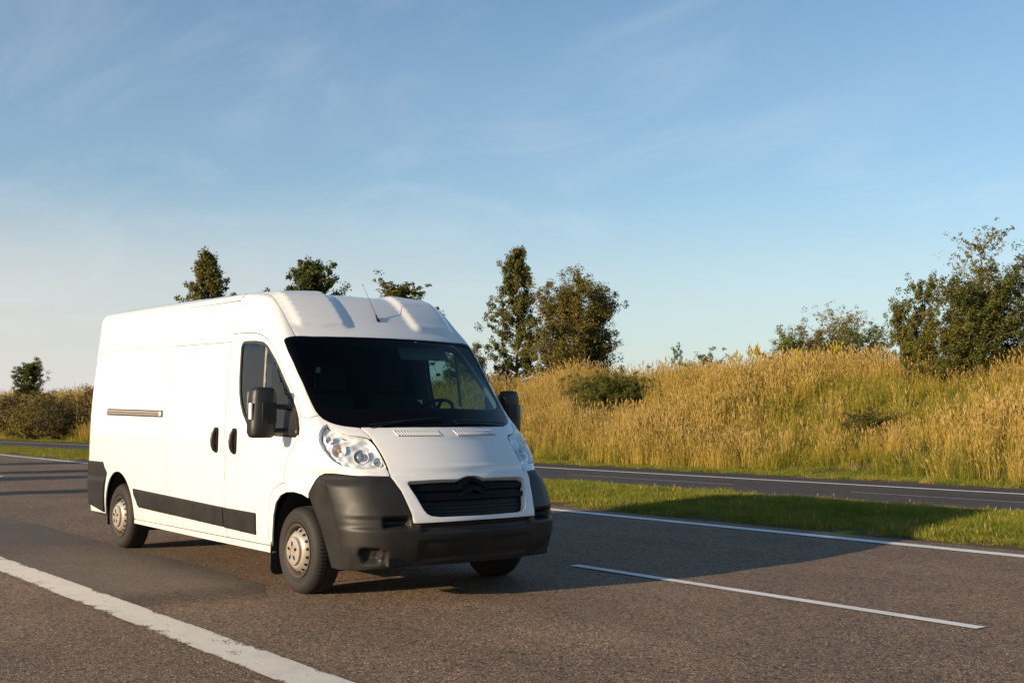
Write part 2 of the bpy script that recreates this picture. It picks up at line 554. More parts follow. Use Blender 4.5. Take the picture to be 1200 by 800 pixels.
RX = list(-np.geomspace(40, 2500, 40)[::-1]) + list(np.arange(-39.5, 40, 0.25)) + list(np.geomspace(41, 1500, 8))
RX2 = RX
strip('road', RX, -6.7, 6.32, 0.012, M['asphalt'], ragged=0.035)
strip('far_road', RX2, 10.60, 16.15, 0.012, M['asphalt_far'], bent=True, ragged=0.05)
# repaired strip of asphalt under the van and along the right hand lane
pp = [(-60, -1.45), (-30, -1.35), (-16, -1.15), (-8.7, -0.98), (-7.2, -0.90), (-4.4, -0.97), (-2.0, -0.91), (-0.6, -0.97), (0.13, -1.3),
      (0.40, -1.62), (0.36, -2.08), (-0.3, -2.22), (-2, -2.23), (-6, -2.24), (-12, -2.24), (-30, -2.25), (-60, -2.25)]
pr = []
for a, b2 in zip(pp, pp[1:] + pp[:1]):
    k = max(1, int(math.dist(a, b2) / 0.3)) if math.dist(a, b2) < 20 else 6
    for q in range(k):
        pr.append((a[0] + (b2[0] - a[0]) * q / k, a[1] + (b2[1] - a[1]) * q / k + random.uniform(-0.012, 0.012), 0.016))
mk('asphalt_patch', pr, [tuple(range(len(pr)))], M['patch'])
tag(bpy.data.objects['asphalt_patch'], kind='structure')


def marking(name, x0, x1, y0, y1, material, label, bent=False, z=0.02, step=0.5):
    xx = list(np.linspace(x0, x1, max(2, int((x1 - x0) / step))))
    o = strip(name, xx, y0, y1, z, material, bent=bent)
    return o


marking('edge_line', -400, 40, -2.50, -2.20, M['line_worn'], '', step=2)
marking('median_edge_line', -400, 40, 5.72, 5.93, M['line_clean'], '', step=2)
for k in range(-12, 3):
    x0 = 0.02 + k * 12.0
    marking('lane_dash', x0, x0 + 4.1, 1.80, 1.915, M['line_clean'], '')
marking('far_edge_line', -160, 40, 14.50, 14.70, M['line_clean'], '', bent=True, step=1)
for k in range(-8, 3):
    x0 = -4.9 + k * 8.0
    marking('far_lane_dash', x0, x0 + 5.2, 12.65, 12.71, M['line_far'], '', bent=True)

# ==================================================================  THE VAN
# The body is one implicit surface (x forwards, y to the van's left, z up, front
# axle at x=0); every panel is an outline laid on that surface.
def interp(t, xs, ys):
    xs = np.asarray(xs, float); ys = np.asarray(ys, float)
    h = np.diff(xs); d = np.diff(ys) / h
    mm = np.zeros_like(xs); mm[0] = d[0]; mm[-1] = d[-1]
    for i in range(1, len(xs) - 1):
        if d[i - 1] * d[i] > 0:
            w1 = 2 * h[i] + h[i - 1]; w2 = h[i] + 2 * h[i - 1]
            mm[i] = (w1 + w2) / (w1 / d[i - 1] + w2 / d[i])
    t = np.clip(t, xs[0], xs[-1]); i = np.clip(np.searchsorted(xs, t) - 1, 0, len(xs) - 2)
    s = (t - xs[i]) / h[i]
    return ((1 + 2 * s) * (1 - s) ** 2 * ys[i] + s * (1 - s) ** 2 * h[i] * mm[i] + s * s * (3 - 2 * s) * ys[i + 1] + s * s * (s - 1) * h[i] * mm[i + 1])


ZW = [.2, .5, .9, 1.15, 1.5, 1.9, 2.1, 2.3, 2.55]
WW = [.975, 1.005, 1.025, 1.022, 1.008, .978, .957, .935, .91]
ZF = [.2, .28, .45, .60, .75, .90, .94, .97, 1.05, 1.15, 1.25, 1.33, 1.6, 1.85, 2.07, 2.2, 2.3, 2.4, 2.46, 2.50, 2.53]
XF = [1.0, 1.04, 1.10, 1.11, 1.06, .980, .955, .935, .882, .792, .690, .582, .27, 0.00, -.235, -.40, -.52, -.66, -.78, -.92, -1.3]


def halfw(x, z):
    w = interp(z, ZW, WW)
    return w - sst(-.6, .9, x) * (.03 - .02 * sst(.93, 1.02, z) + .03 * sst(1.1, 1.6, z))


def frontx(y, z):
    return interp(z, ZF, XF) - interp(z, [.2, .88, 1.0, 1.3, 2.0, 2.55], [.24, .25, .33, .34, .18, .10]) * y * y


def smax(a, b, r):
    mx = np.maximum(a, b)
    u = np.maximum(a + r, 0); v = np.maximum(b + r, 0)
    return np.minimum(mx, -r) + np.sqrt(u * u + v * v)


def F(P):
    x, y, z = P[..., 0], P[..., 1], P[..., 2]
    s = np.abs(y) - halfw(x, z)
    e = .01
    sl = (frontx(y, z + e) - frontx(y, z - e)) / (2 * e)
    fr = (x - frontx(y, z)) / np.sqrt(1 + sl * sl)
    rf = z - (2.542 - .045 * y * y + .055 * sst(1.0, 5.2, -x))
    pad = .028 * sst(.30 - .05 * z + .1, .40 - .05 * z + .1, np.abs(y)) * (1 - sst(.74, .83, np.abs(y))) * sst(2.13, 2.20, z) * sst(-1.25, -.8, x)
    fr = fr - pad; rf = rf - pad
    re = (-5.055 + .02 * y * y + .035 * sst(1.3, 2.5, z)) - x
    r = interp(z, [.2, .9, 1.1, 1.35, 2.0, 2.3, 2.55], [.22, .26, .13, .06, .06, .11, .12])
    a = smax(s, fr, r)
    a = smax(a, rf, .11)
    return smax(a, re, .08)


def grad(P, e=2e-3):
    g = np.stack([(F(P + np.eye(3)[i] * e) - F(P - np.eye(3)[i] * e)) for i in range(3)], -1)
    return g / np.maximum(np.linalg.norm(g, axis=-1, keepdims=True), 1e-9)


def cast(O, D, it=70):
    t = np.zeros(len(O))
    for k in range(it):
        f = F(O + D * t[:, None])
        t = t + f * (0.8 if k < 50 else 0.5)
    return O + D * t[:, None]


def nearest(P):
    P = np.array(P, float)
    for _ in range(6):
        P = P - grad(P) * F(P)[:, None] * 0.9
    return P


def norm(v):
    v = np.asarray(v, float)
    return v / np.linalg.norm(v, axis=-1, keepdims=True)


class Frame:
    def __init__(s, d):
        s.d = norm(d)
        up = np.array([0, 0, 1.0]) if abs(s.d[2]) < 0.9 else np.array([1.0, 0, 0])
        s.u = norm(np.cross(s.d, up))
        s.v = np.cross(s.u, s.d)

    def to2(s, P):
        P = np.asarray(P, float)
        return np.stack([P @ s.u, P @ s.v], -1)

    def to3(s, Q):
        O = Q[:, :1] * s.u + Q[:, 1:] * s.v
        c = np.array([-2.0, 0, 1.2])
        O = O + s.d * (c @ s.d - 4.0)
        return cast(O, np.broadcast_to(s.d, O.shape))


class Cyl:
    """radial projection about a vertical axis"""
    def __init__(s, cx, cy, Rr=1.0):
        s.c = np.array([cx, cy]); s.R = Rr

    def to2(s, P):
        P = np.asarray(P, float)
        return np.stack([np.arctan2(P[:, 1] - s.c[1], P[:, 0] - s.c[0]) * s.R, P[:, 2]], -1)

    def to3(s, Q):
        a = Q[:, 0] / s.R
        D = np.stack([-np.cos(a), -np.sin(a), 0 * a], -1)
        O = np.stack([s.c[0] + 1.8 * np.cos(a), s.c[1] + 1.8 * np.sin(a), Q[:, 1]], -1)
        return cast(O, D)


FS = Frame((0, 1, 0))
FC = Cyl(0.0, 0.0, 1.0)
FX = Frame((-0.72, 0.66, -0.22))
FP = Frame((-0.52, 0.70, -0.48))
FE = Frame((0, 0.66, -0.75))
FT = Frame((-0.32, 0, -0.95))
FF = Frame((-1, 0, -0.35))
FR = Frame((1, 0, 0))


def area2(Q):
    x, y = Q[:, 0], Q[:, 1]
    return 0.5 * np.sum(x * np.roll(y, -1) - np.roll(x, -1) * y)


def resample(Q, step, closed=True):
    out = []
    n = len(Q)
    for i in range(n if closed else n - 1):
        a, b = Q[i], Q[(i + 1) % n]
        L = np.linalg.norm(b - a)
        k = max(1, int(math.ceil(L / step)))
        for j in range(k):
            out.append(a + (b - a) * j / k)
    return np.array(out)


def dedupe(Q, eps=1e-4):
    keep = [Q[0]]
    for q in Q[1:]:
        if np.linalg.norm(q - keep[-1]) > eps:
            keep.append(q)
    if np.linalg.norm(keep[-1] - keep[0]) < eps:
        keep.pop()
    return np.array(keep)


def chaikin(Q, n=2):
    for _ in range(n):
        a = np.roll(Q, -1, 0)
        Q = np.stack([Q * .75 + a * .25, Q * .25 + a * .75], 1).reshape(-1, 2)
    return Q


def offset2(Q, d):
    """shrink a ccw polygon by d (miter)"""
    p = np.roll(Q, 1, 0); n = np.roll(Q, -1, 0)
    e1 = norm(Q - p); e2 = norm(n - Q)
    n1 = np.stack([-e1[:, 1], e1[:, 0]], -1); n2 = np.stack([-e2[:, 1], e2[:, 0]], -1)
    m_ = n1 + n2
    m_ = m_ / np.maximum(np.linalg.norm(m_, axis=1, keepdims=True), 1e-6)
    c = np.clip(np.sum(m_ * n1, 1), 0.35, 1)[:, None]
    return Q + m_ * d / c


def inpoly(P, Q):
    x, y = P[:, 0], P[:, 1]
    r = np.zeros(len(P), bool)
    n = len(Q)
    for i in range(n):
        x1, y1 = Q[i]; x2, y2 = Q[(i + 1) % n]
        c = ((y1 > y) != (y2 > y))
        with np.errstate(divide='ignore', invalid='ignore'):
            xi = (x2 - x1) * (y - y1) / (y2 - y1 + 1e-30) + x1
        r ^= c & (x < xi)
    return r


def distpoly(P, Q):
    d = np.full(len(P), 1e9)
    n = len(Q)
    for i in range(n):
        a = Q[i]; b = Q[(i + 1) % n]
        ab = b - a
        t_ = np.clip(((P - a) @ ab) / max(ab @ ab, 1e-12), 0, 1)
        d = np.minimum(d, np.linalg.norm(P - (a + t_[:, None] * ab), axis=1))
    return d


VAN = empty('delivery_van', (0, 0, 0))
tag(VAN, 'white high-roof panel van with grey bumpers driving on the road', 'van')


def panel(name, frame, pts, mats, off=0.0, thick=0.014, gap=0.002, step=0.04, mirror=False, both=False,
          holes=(), parent=None, disp=None, inner=True, smoothing=0, edge=0.0015, parents=None):
    """pts: 3D outline (near side, y<0) on the body; both=True: outline is the half
    from the centre line round the near side and is mirrored into one symmetric piece."""
    parent = parent or VAN
    P = np.array(pts, float)
    if both:
        Pm = P[::-1].copy(); Pm[:, 1] *= -1
        P = np.concatenate([P, Pm])
    P = nearest(P)
    Q = dedupe(frame.to2(P))
    if area2(Q) < 0:
        Q = Q[::-1]
    if smoothing:
        Q = chaikin(resample(Q, 0.06), smoothing)
    Q = offset2(dedupe(resample(Q, step)), gap)
    Hs = []
    for h in holes:
        H = np.array(h, float)
        if both:
            Hm = H[::-1].copy(); Hm[:, 1] *= -1
            H = np.concatenate([H, Hm])
        H = nearest(H)
        H = dedupe(frame.to2(H))
        if area2(H) > 0:
            H = H[::-1]
        Hs.append(offset2(dedupe(resample(H, step)), gap))
    loops = [Q] + Hs
    lo, hi = Q.min(0), Q.max(0)
    gx, gy = np.meshgrid(np.arange(lo[0], hi[0], step), np.arange(lo[1], hi[1], step * 0.9))
    gx = gx + (np.arange(gx.shape[0]) % 2)[:, None] * step * 0.5
    G = np.stack([gx.ravel(), gy.ravel()], -1)
    G = G[inpoly(G, Q)]
    for H in Hs:
        G = G[~inpoly(G, H)]
    for L in loops:
        G = G[distpoly(G, L) > step * 0.45]
    allp = np.concatenate(loops + [G])
    edges = []
    s0 = 0
    for L in loops:
        k = len(L)
        edges += [(s0 + i, s0 + (i + 1) % k) for i in range(k)]
        s0 += k
    r = delaunay_2d_cdt([Vector(p) for p in allp], edges, [], 0, 1e-6)
    V2 = np.array([tuple(v) for v in r[0]])
    T = [f for f in r[2]]
    tri = []
    for f in T:
        for j in range(1, len(f) - 1):
            tri.append((f[0], f[j], f[j + 1]))
    tri = np.array(tri)
    cen = V2[tri].mean(1)
    ok = inpoly(cen, Q)
    for H in Hs:
        ok &= ~inpoly(cen, H)
    tri = tri[ok]
    # orientation: outward
    B = frame.to3(V2)
    N = grad(B)
    if disp is not None:
        dd = disp(B)
        Bo = B + N * (off + dd)[:, None]
    else:
        Bo = B + N * off
    fn = np.cross(Bo[tri[:, 1]] - Bo[tri[:, 0]], Bo[tri[:, 2]] - Bo[tri[:, 0]])
    flip = np.sum(fn * N[tri[:, 0]], 1) < 0
    tri[flip] = tri[flip][:, ::-1]
    if disp is not None:
        fn = np.cross(Bo[tri[:, 1]] - Bo[tri[:, 0]], Bo[tri[:, 2]] - Bo[tri[:, 0]])
        NN = np.zeros_like(Bo)
        for j in range(3):
            np.add.at(NN, tri[:, j], fn)
        No = norm(NN + 1e-12)
    else:
        No = N
    # boundary
    ec = {}
    for a, b, c in tri:
        for e_ in ((a, b), (b, c), (c, a)):
            ec[e_] = 1
    be = [(a, b) for (a, b) in ec if (b, a) not in ec]
    nv = len(Bo)
    outward = np.zeros((nv, 3))
    for a, b in be:
        d_ = Bo[b] - Bo[a]
        o_ = np.cross(d_, N[a])
        o_ /= max(np.linalg.norm(o_), 1e-9)
        outward[a] += o_; outward[b] += o_
    bv = sorted({a for e_ in be for a in e_})
    for i in bv:
        outward[i] /= max(np.linalg.norm(outward[i]), 1e-9)
    No = No.copy()
    for i in bv:
        Bo[i] -= N[i] * edge
        No[i] = norm(No[i] + outward[i] * 0.12)
    verts = list(Bo); norms = list(No); faces = [tuple(t_) for t_ in tri]; fm = [0] * len(tri)
    m1, m2 = {}, {}
    for i in bv:
        m1[i] = len(verts); verts.append(Bo[i]); norms.append(outward[i])
        m2[i] = len(verts); verts.append(Bo[i] - N[i] * thick + 0 * outward[i]); norms.append(outward[i])
    for a, b in be:
        faces.append((m1[b], m1[a], m2[a], m2[b])); fm.append(0)
    if inner:
        k0 = len(verts)
        verts += list(Bo - N * thick); norms += list(-No)
        faces += [(k0 + c, k0 + b, k0 + a) for a, b, c in tri]; fm += [1 if len(mats) > 1 else 0] * len(tri)
    V = np.array(verts); NN = np.array(norms)
    o = mk(name, V, faces, mats, parent, normals=NN, fmat=fm)
    res = [o]
    if mirror:
        V2_ = V.copy(); V2_[:, 1] *= -1; N2 = NN.copy(); N2[:, 1] *= -1
        p2 = parents if parents is not None else parent
        res.append(mk(name, V2_, [f[::-1] for f in faces], mats, p2, normals=N2, fmat=fm))
    return res if mirror else o


PA = [M['paint'], M['inner']]
PD = [M['paint'], M['trim']]


def snap(pts):
    """(x,z) side outline -> points on the near body side"""
    Q = np.array([(x, 0, z) for x, z in pts], float)
    return FS.to3(FS.to2(Q))


def snapf(pts):
    """(y,z) front outline -> points on the front"""
    Fq = Frame((-1, 0, 0))
    return Fq.to3(Fq.to2(np.array([(0, y, z) for y, z in pts], float)))


HI = [(-4.985, 2.100), (-3.73, 2.099), (-2.72, 2.080), (-1.338, 2.058)]
VS = [(-1.258, 2.418), (-1.322, 2.128), (-1.338, 2.058), (-1.342, 1.757), (-1.345, 1.531), (-1.348, 1.381), (-1.35, 1.246), (-1.346, 1.08),
      (-1.325, 1.03), (-1.305, 0.99), (-1.31, 0.93), (-1.33, 0.816), (-1.34, 0.600), (-1.335, 0.46), (-1.32, 0.40), (-1.31, 0.345)]
ARC_R = [(-4.035 + 0.435 * math.cos(a), 0.36 + 0.455 * math.sin(a)) for a in np.linspace(math.pi - 0.03, 0.03, 22)]
ARC_F = [(-0.445, 0.33), (-0.42, 0.45), (-0.385, 0.60), (-0.335, 0.70), (-0.25, 0.765), (-0.15, 0.795), (-0.02, 0.803), (0.11, 0.79), (0.205, 0.765)]
DT = [(-1.322, 2.128), (-1.1, 2.125), (-0.87, 2.112), (-0.74, 2.088), (-0.63, 2.048), (-0.524, 1.985), (-0.43, 1.905), (-0.32, 1.80), (-0.21, 1.695), (-0.09, 1.585), (0.015, 1.48), (0.055, 1.40)]
DF = [(0.055, 1.40), (0.05, 1.25), (-0.03, 1.16), (-0.12, 1.08), (-0.172, 0.98), (-0.178, 0.868), (-0.26, 0.852), (-0.35, 0.815), (-0.43, 0.74), (-0.475, 0.64), (-0.49, 0.50), (-0.495, 0.345)]
SILL = [(-3.60, 0.345), (-2.72, 0.345), (-1.31, 0.345), (-0.495, 0.345)]

# --- side panel behind the sliding door
lower = [HI[0], HI[1], HI[2], (-2.72, 0.345), (-3.602, 0.345)] + ARC_R[::-1][:0]
outline = [(-4.985, 2.100), (-4.96, 2.100), (-4.93, 2.100), (-4.88, 2.100), (-4.5, 2.100), (-3.73, 2.099), (-2.72, 2.080), (-2.72, 0.345), (-3.598, 0.345)] + ARC_R[::-1] + [(-4.472, 0.345), (-4.985, 0.345)]
panel('side_panel', FS, snap(outline), PA, step=0.07, mirror=True, gap=0.0013, edge=.0008)
# --- upper side, up to the roof seam
GR = [(-0.352, -.845, 2.060), (-.46, -.845, 2.16), (-.579, -.842, 2.265), (-.68, -.838, 2.345), (-.80, -.832, 2.42), (-.93, -.825, 2.47), (-1.08, -.82, 2.50), (-1.258, -.82, 2.50)]
top_r = [(-1.258, -.82, 2.51), (-2.0, -.82, 2.51), (-3.0, -.82, 2.52), (-4.0, -.82, 2.53), (-4.985, -.82, 2.54)]
up = list(snap([(-4.985, 2.10), (-3.73, 2.099), (-2.72, 2.080), (-2.72, 2.444), (-1.258, 2.424)])) + [np.array(p) for p in top_r]


def onsurf(frame, pts):
    return frame.to3(frame.to2(np.array(pts, float)))


FZ = Frame((0, 0.02, -1))
top_r3 = list(onsurf(FZ, top_r))
up = list(snap([(-4.985, 2.100), (-4.96, 2.100), (-4.93, 2.100), (-4.88, 2.100), (-4.5, 2.100), (-3.73, 2.099), (-2.72, 2.080), (-2.72, 2.444), (-1.258, 2.424)])) + top_r3
panel('upper_side_panel', FE, up, PA, step=0.05, mirror=True, gap=0.0013, edge=.0008)
# --- sliding door
sd = snap([(-2.72, 2.080), (-2.0, 2.068), (-1.338, 2.058)] + VS[3:] + [(-2.72, 0.345)])
SD = panel('sliding_door', FS, sd, PA, step=0.06, gap=0.0035, edge=.001)
sdt = snap([(-2.72, 2.444), (-1.258, 2.418), (-1.322, 2.128), (-1.338, 2.058), (-2.0, 2.068), (-2.72, 2.080)])
panel('upper_panel', FS, sdt, PA, step=0.05, gap=0.0014, parent=SD, edge=.001)
bm = bmesh.new()
o2 = panel('side_panel', FS, [(p[0], p[1], p[2]) for p in sd], PA, step=0.06, gap=0.0015)
for vv in o2.data.vertices: vv.co.y *= -1
o2.data.flip_normals()
o3 = panel('upper_side_panel', FS, sdt, PA, step=0.05, gap=0.0015)
for vv in o3.data.vertices: vv.co.y *= -1
o3.data.flip_normals()
bm.free()
# recessed dark line where the sliding door's upper track runs
panel('track_recess', FS, snap([(-2.72, 2.452), (-1.25, 2.430), (-1.25, 2.408), (-2.72, 2.43)]), [M['black']], off=-0.012, thick=0.002, inner=False, step=0.05, gap=0, mirror=True)
# --- cab side: A pillar and the piece above the door
WE = [(-0.352, -.845, 2.060), (-.355, -.90, 2.052), (-.362, -.925, 2.044), (-.366, -.940, 2.028), (-.357, -.944, 2.014), (-.28, -.944, 1.925), (-.19, -.944, 1.836), (-.11, -.942, 1.745),
      (-.036, -.938, 1.671), (.04, -.935, 1.58), (.112, -.932, 1.501), (.165, -.930, 1.452), (.212, -.922, 1.408)]
JP = onsurf(FX, [(.13, -.965, 1.375)])[0]
WE[-1] = tuple(onsurf(FX, [WE[-1]])[0])
cab = list(snap(DT[:])) + [JP] + [np.array(p) for p in WE[::-1]] + list(onsurf(FP, GR[1:])) + list(snap([(-1.258, 2.418)]))
panel('cab_side', FP, cab, PA, step=0.035, mirror=True, gap=0.002)
# --- roof
wt = [(-.235, 0, 2.070), (-.236, -.1, 2.069), (-.25, -.3, 2.066), (-.275, -.5, 2.063), (-.31, -.7, 2.061)]
roof = wt + [(-0.352, -.845, 2.060)] + list(onsurf(FP, GR[1:-1])) + top_r3 + list(onsurf(FZ, [(-4.985, -.4, 2.5), (-4.985, 0, 2.5)]))
panel('roof', FT, roof, PA, step=0.04, both=True, gap=0.0025, thick=0.012)
# --- rear end
rr = [(-5.0, 0, .36), (-5.0, -.93, .36), (-5.0, -.955, .9), (-5.0, -.955, 1.3), (-5.0, -.915, 1.9), (-5.0, -.86, 2.40), (-5.0, -.79, 2.49), (-5.0, 0, 2.50)]
panel('rear_doors', FR, rr, PA, step=0.08, both=True, gap=0.0)
# --- front door
WIN = [(-1.136, 2.0), (-1.125, 2.025), (-1.10, 2.043), (-1.05, 2.048), (-0.85, 2.040), (-0.70, 2.022), (-0.62, 1.992), (-0.55, 1.945), (-0.44, 1.868), (-0.35, 1.790), (-0.261, 1.705), (-0.18, 1.63), (-0.111, 1.555), (-0.04, 1.475), (0.008, 1.410),
       (0.028, 1.350), (0.030, 1.265), (0.0, 1.235), (-0.4, 1.243), (-0.75, 1.262), (-0.84, 1.29), (-0.91, 1.345), (-0.989, 1.42), (-1.045, 1.50), (-1.085, 1.60), (-1.110, 1.733)]
dr = snap(VS[1:] + [(-0.495, 0.345)] + DF[::-1][1:] + DT[::-1][1:])
DOORS = panel('front_door', FS, dr, PD, step=0.04, mirror=True, gap=0.004, holes=[snap(WIN)], thick=0.03)


def shrink(poly, d):
    Q = np.array(poly, float)
    if area2(Q) < 0:
        Q = Q[::-1]
    return offset2(Q, d)


WIN_IN = shrink(WIN, 0.022)
dA, dB = DOORS
panel('window_seal', FS, snap(WIN), [M['rubber']], off=0.001, thick=0.02, step=0.03, gap=0.0, holes=[snap(WIN_IN)], mirror=True, parent=dA, parents=dB, edge=0.003)
wg = panel('window_glass', FS, snap(WIN_IN), [M['sideglass']], off=-0.008, thick=0.001, step=0.05, gap=-0.004, mirror=True, parent=dA, parents=dB, inner=False)
post = snap([(-0.655, 2.005), (-0.625, 1.995), (-0.598, 1.64), (-0.575, 1.26), (-0.605, 1.26), (-0.628, 1.64)])
panel('window_post', FS, post, [M['rail']], off=-0.002, thick=0.012, step=0.03, gap=0.0, mirror=True, parent=dA, parents=dB)

# --- sill
panel('side_sill', FS, snap([(-3.60, 0.340), (-0.455, 0.340), (-0.44, 0.285), (-2.0, 0.288), (-3.62, 0.300)]), PA, step=0.06, mirror=True, gap=0.001, thick=0.03)

# --- windscreen
wb = [(.212, -.922, 1.408), (.245, -.90, 1.375), (.287, -.872, 1.350), (.330, -.835, 1.332), (.371, -.79, 1.319), (.41, -.735, 1.312), (.440, -.685, 1.309), (.515, -.5, 1.308), (.555, -.35, 1.308), (.588, -.18, 1.309), (.600, 0, 1.310)]
ws = wt[:1] + wt[1:] + WE[0:] + wb[1:]
ws3 = onsurf(FX, ws[5:]) if False else np.array(ws)
panel('windscreen', FF, ws3, [M['glass']], off=-0.003, thick=0.002, step=0.05, both=True, gap=0.0, inner=False)
inn = [(-.235, 0, 2.035), (-.25, -.3, 2.03), (-.29, -.6, 2.025), (-.31, -.80, 2.02), (-.32, -.86, 2.005), (-.31, -.885, 1.98), (-.20, -.888, 1.84), (-.03, -.885, 1.66), (.10, -.880, 1.53), (.14, -.86, 1.49), (.20, -.81, 1.465), (.27, -.70, 1.452), (.36, -.4, 1.445), (.40, 0, 1.442)]
panel('windscreen_border', FF, ws3, [M['frit']], off=-0.001, thick=0.008, step=0.035, both=True, gap=0.001, holes=[np.array(inn)], edge=0.0)

# --- bonnet
BE = [(.440, -.690, 1.305), (.50, -.668, 1.258), (.555, -.654, 1.213), (.62, -.643, 1.155), (.674, -.637, 1.104), (.72, -.635, 1.058), (.761, -.636, 1.013), (.80, -.643, .975), (.822, -.650, .950)]
bf = [(.822, -.650, .950), (.86, -.5, .948), (.90, -.3, .946), (.93, -.15, .945), (.94, 0, .944)]
bo = [(.605, 0, 1.304), (.593, -.18, 1.304), (.560, -.35, 1.303), (.52, -.5, 1.302)] + BE + bf[1:]


def bonnet_disp(P):
    y, z = np.abs(P[:, 1]), P[:, 2]
    d = 0.010 * np.exp(-((z - 1.005) / 0.018) ** 2) * (y < 0.7)
    d = d - 0.006 * sst(0.995, 0.97, z)
    d = d + 0.007 * sst(1.215, 1.235, z)
    return d


FB = Frame((-0.75, 0, -0.66))
BON = panel('bonnet', FB, bo, PA, step=0.02, both=True, gap=0.0055, disp=bonnet_disp, thick=0.012)

# --- headlight outline
HL = [(0.298, -0.900, 1.342), (0.300, -0.930, 1.327), (0.306, -0.949, 1.309), (0.313, -.968, 1.285), (0.323, -0.983, 1.258), (0.335, -.991, 1.23), (0.352, -0.994, 1.200), (0.401, -0.991, 1.150), (0.467, -0.977, 1.099),
      (0.512, -0.960, 1.064), (0.572, -0.937, 1.037), (0.647, -0.887, 1.019), (0.695, -0.824, 1.013), (.735, -.735, 1.009), (0.765, -0.648, 1.009), (0.761, -0.642, 1.018), (0.701, -0.639, 1.077), (.655, -.641, 1.123), (0.603, -0.646, 1.170),
      (.565, -.655, 1.20), (0.535, -0.672, 1.225), (0.507, -0.716, 1.236), (.485, -.757, 1.242), (0.462, -0.793, 1.250), (.43, -.82, 1.262), (0.399, -0.843, 1.276), (0.348, -0.872, 1.305)]
BT = [(0.822, -0.650, 0.947), (.79, -.72, .951), (.75, -.79, .955), (0.706, -0.852, 0.957), (.62, -.92, .961), (.52, -.965, .963), (0.420, -0.992, 0.960), (0.355, -1.002, 0.945), (.325, -1.004, .925), (.27, -1.004, .868), (0.207, -1.005, 0.806)]
fd = [WE[-1], (.245, -.90, 1.375), (.287, -.872, 1.350), (.330, -.835, 1.332), (.371, -.79, 1.319), (.41, -.735, 1.312), (.440, -.690, 1.307)] + BE[1:3]
i0 = HL.index((0.535, -0.672, 1.225))
hl_path = HL[i0:] + HL[:i0]                      # from top inner, along the top, round the tail, along the bottom
j0 = hl_path.index((0.765, -0.648, 1.009))
fd += [(0.548, -0.662, 1.218)] + hl_path[:j0 + 1] + BE[-2:] + BT[1:]
fd = [np.array(p) for p in fd] + list(snap(ARC_F[::-1])) + list(snap([(-0.45, 0.345)] + DF[::-1])) + [JP]
panel('front_wing', FX, fd, PA, step=0.03, mirror=True, gap=0.002, thick=0.014)

# --- headlight
hg = panel('headlight', FX, HL, [M['clear']], off=-0.001, thick=0.004, step=0.03, mirror=True, gap=0.003, inner=False)
for s_, hlo in zip((1, -1), hg):
    pass
rb = panel('reflector_housing', FX, HL, [M['silver']], off=-0.045, thick=0.0, step=0.018, mirror=True, gap=0.006, inner=False, parent=hg[0], parents=hg[1],
           disp=lambda P: 0.010 * np.sin(P[:, 2] * 62 + P[:, 0] * 25) * np.sin(P[:, 1] * 48) + 0.005 * np.sin(P[:, 0] * 110))
sr = panel('headlight_rim', FX, HL, [M['black']], off=-0.004, thick=0.06, step=0.02, mirror=True, gap=0.001, inner=False, parent=hg[0], parents=hg[1],
           holes=[onsurf(FX, FX.to2(np.array(HL)) @ np.array([FX.u, FX.v]) * 1.0) if False else HL], ) if False else None
# dark wall all round the lamp
def ring_wall(name, pts, d0, d1, material, parent, mirror):
    P = onsurf(FX, resample(np.array(pts), 0.03))
    N = grad(P)
    k = len(P)
    V = np.concatenate([P - N * d0, P - N * d1])
    if mirror:
        V[:, 1] *= -1
    Fc = [(i, (i + 1) % k, k + (i + 1) % k, k + i) for i in range(k)]
    return mk(name, V, Fc, material, parent, smooth=True)


for s_, hlo in zip((1, -1), hg):
    ring_wall('lamp_wall', HL, 0.006, 0.052, M['silver'], hlo, s_ < 0)
    # lamps inside: (centre on the body, radius)
    for cxyz, rad_, kind in (((0.49, -0.895, 1.145), 0.055, 'indicator'), ((0.635, -0.79, 1.105), 0.058, 'projector'), ((0.715, -0.690, 1.065), 0.036, 'small'), ((0.40, -0.935, 1.225), 0.028, 'small')):
        c0 = onsurf(FX, [cxyz])[0]
        n0 = grad(c0[None])[0]
        n0 = norm(n0 * 0.5 + np.array([1.0, -0.28, 0.0]) * 0.5)
        c0 = c0 - grad(c0[None])[0] * 0.020
        if s_ < 0:
            c0[1] *= -1; n0[1] *= -1
        rot = Vector(-n0).to_track_quat('Y', 'Z').to_matrix().to_4x4()
        mt = Matrix.Translation(c0) @ rot
        bm = bmesh.new()
        lathe(bm, [(rad_ * 1.06, 0.004), (rad_, -0.002), (rad_ * 0.9, 0.010), (rad_ * 0.65, 0.026), (rad_ * 0.35, 0.034), (0.002, 0.036)], 28, mt)
        bw = bm_obj('lamp_bowl', bm, M['silver'], hlo)
        bm = bmesh.new()
        if kind == 'projector':
            lathe(bm, [(rad_ * 0.62, 0.02), (rad_ * 0.60, 0.006), (rad_ * 0.5, -0.004), (rad_ * 0.3, -0.010), (0.001, -0.012)], 24, mt)
            bm_obj('lamp_lens', bm, M['lens'], hlo)
        else:
            lathe(bm, [(rad_ * 0.22, 0.034), (rad_ * 0.22, 0.012), (rad_ * 0.15, 0.004), (0.001, 0.002)], 14, mt)
            bm_obj('lamp_bulb', bm, M['bulb'] if kind == 'indicator' else M['lens'], hlo)

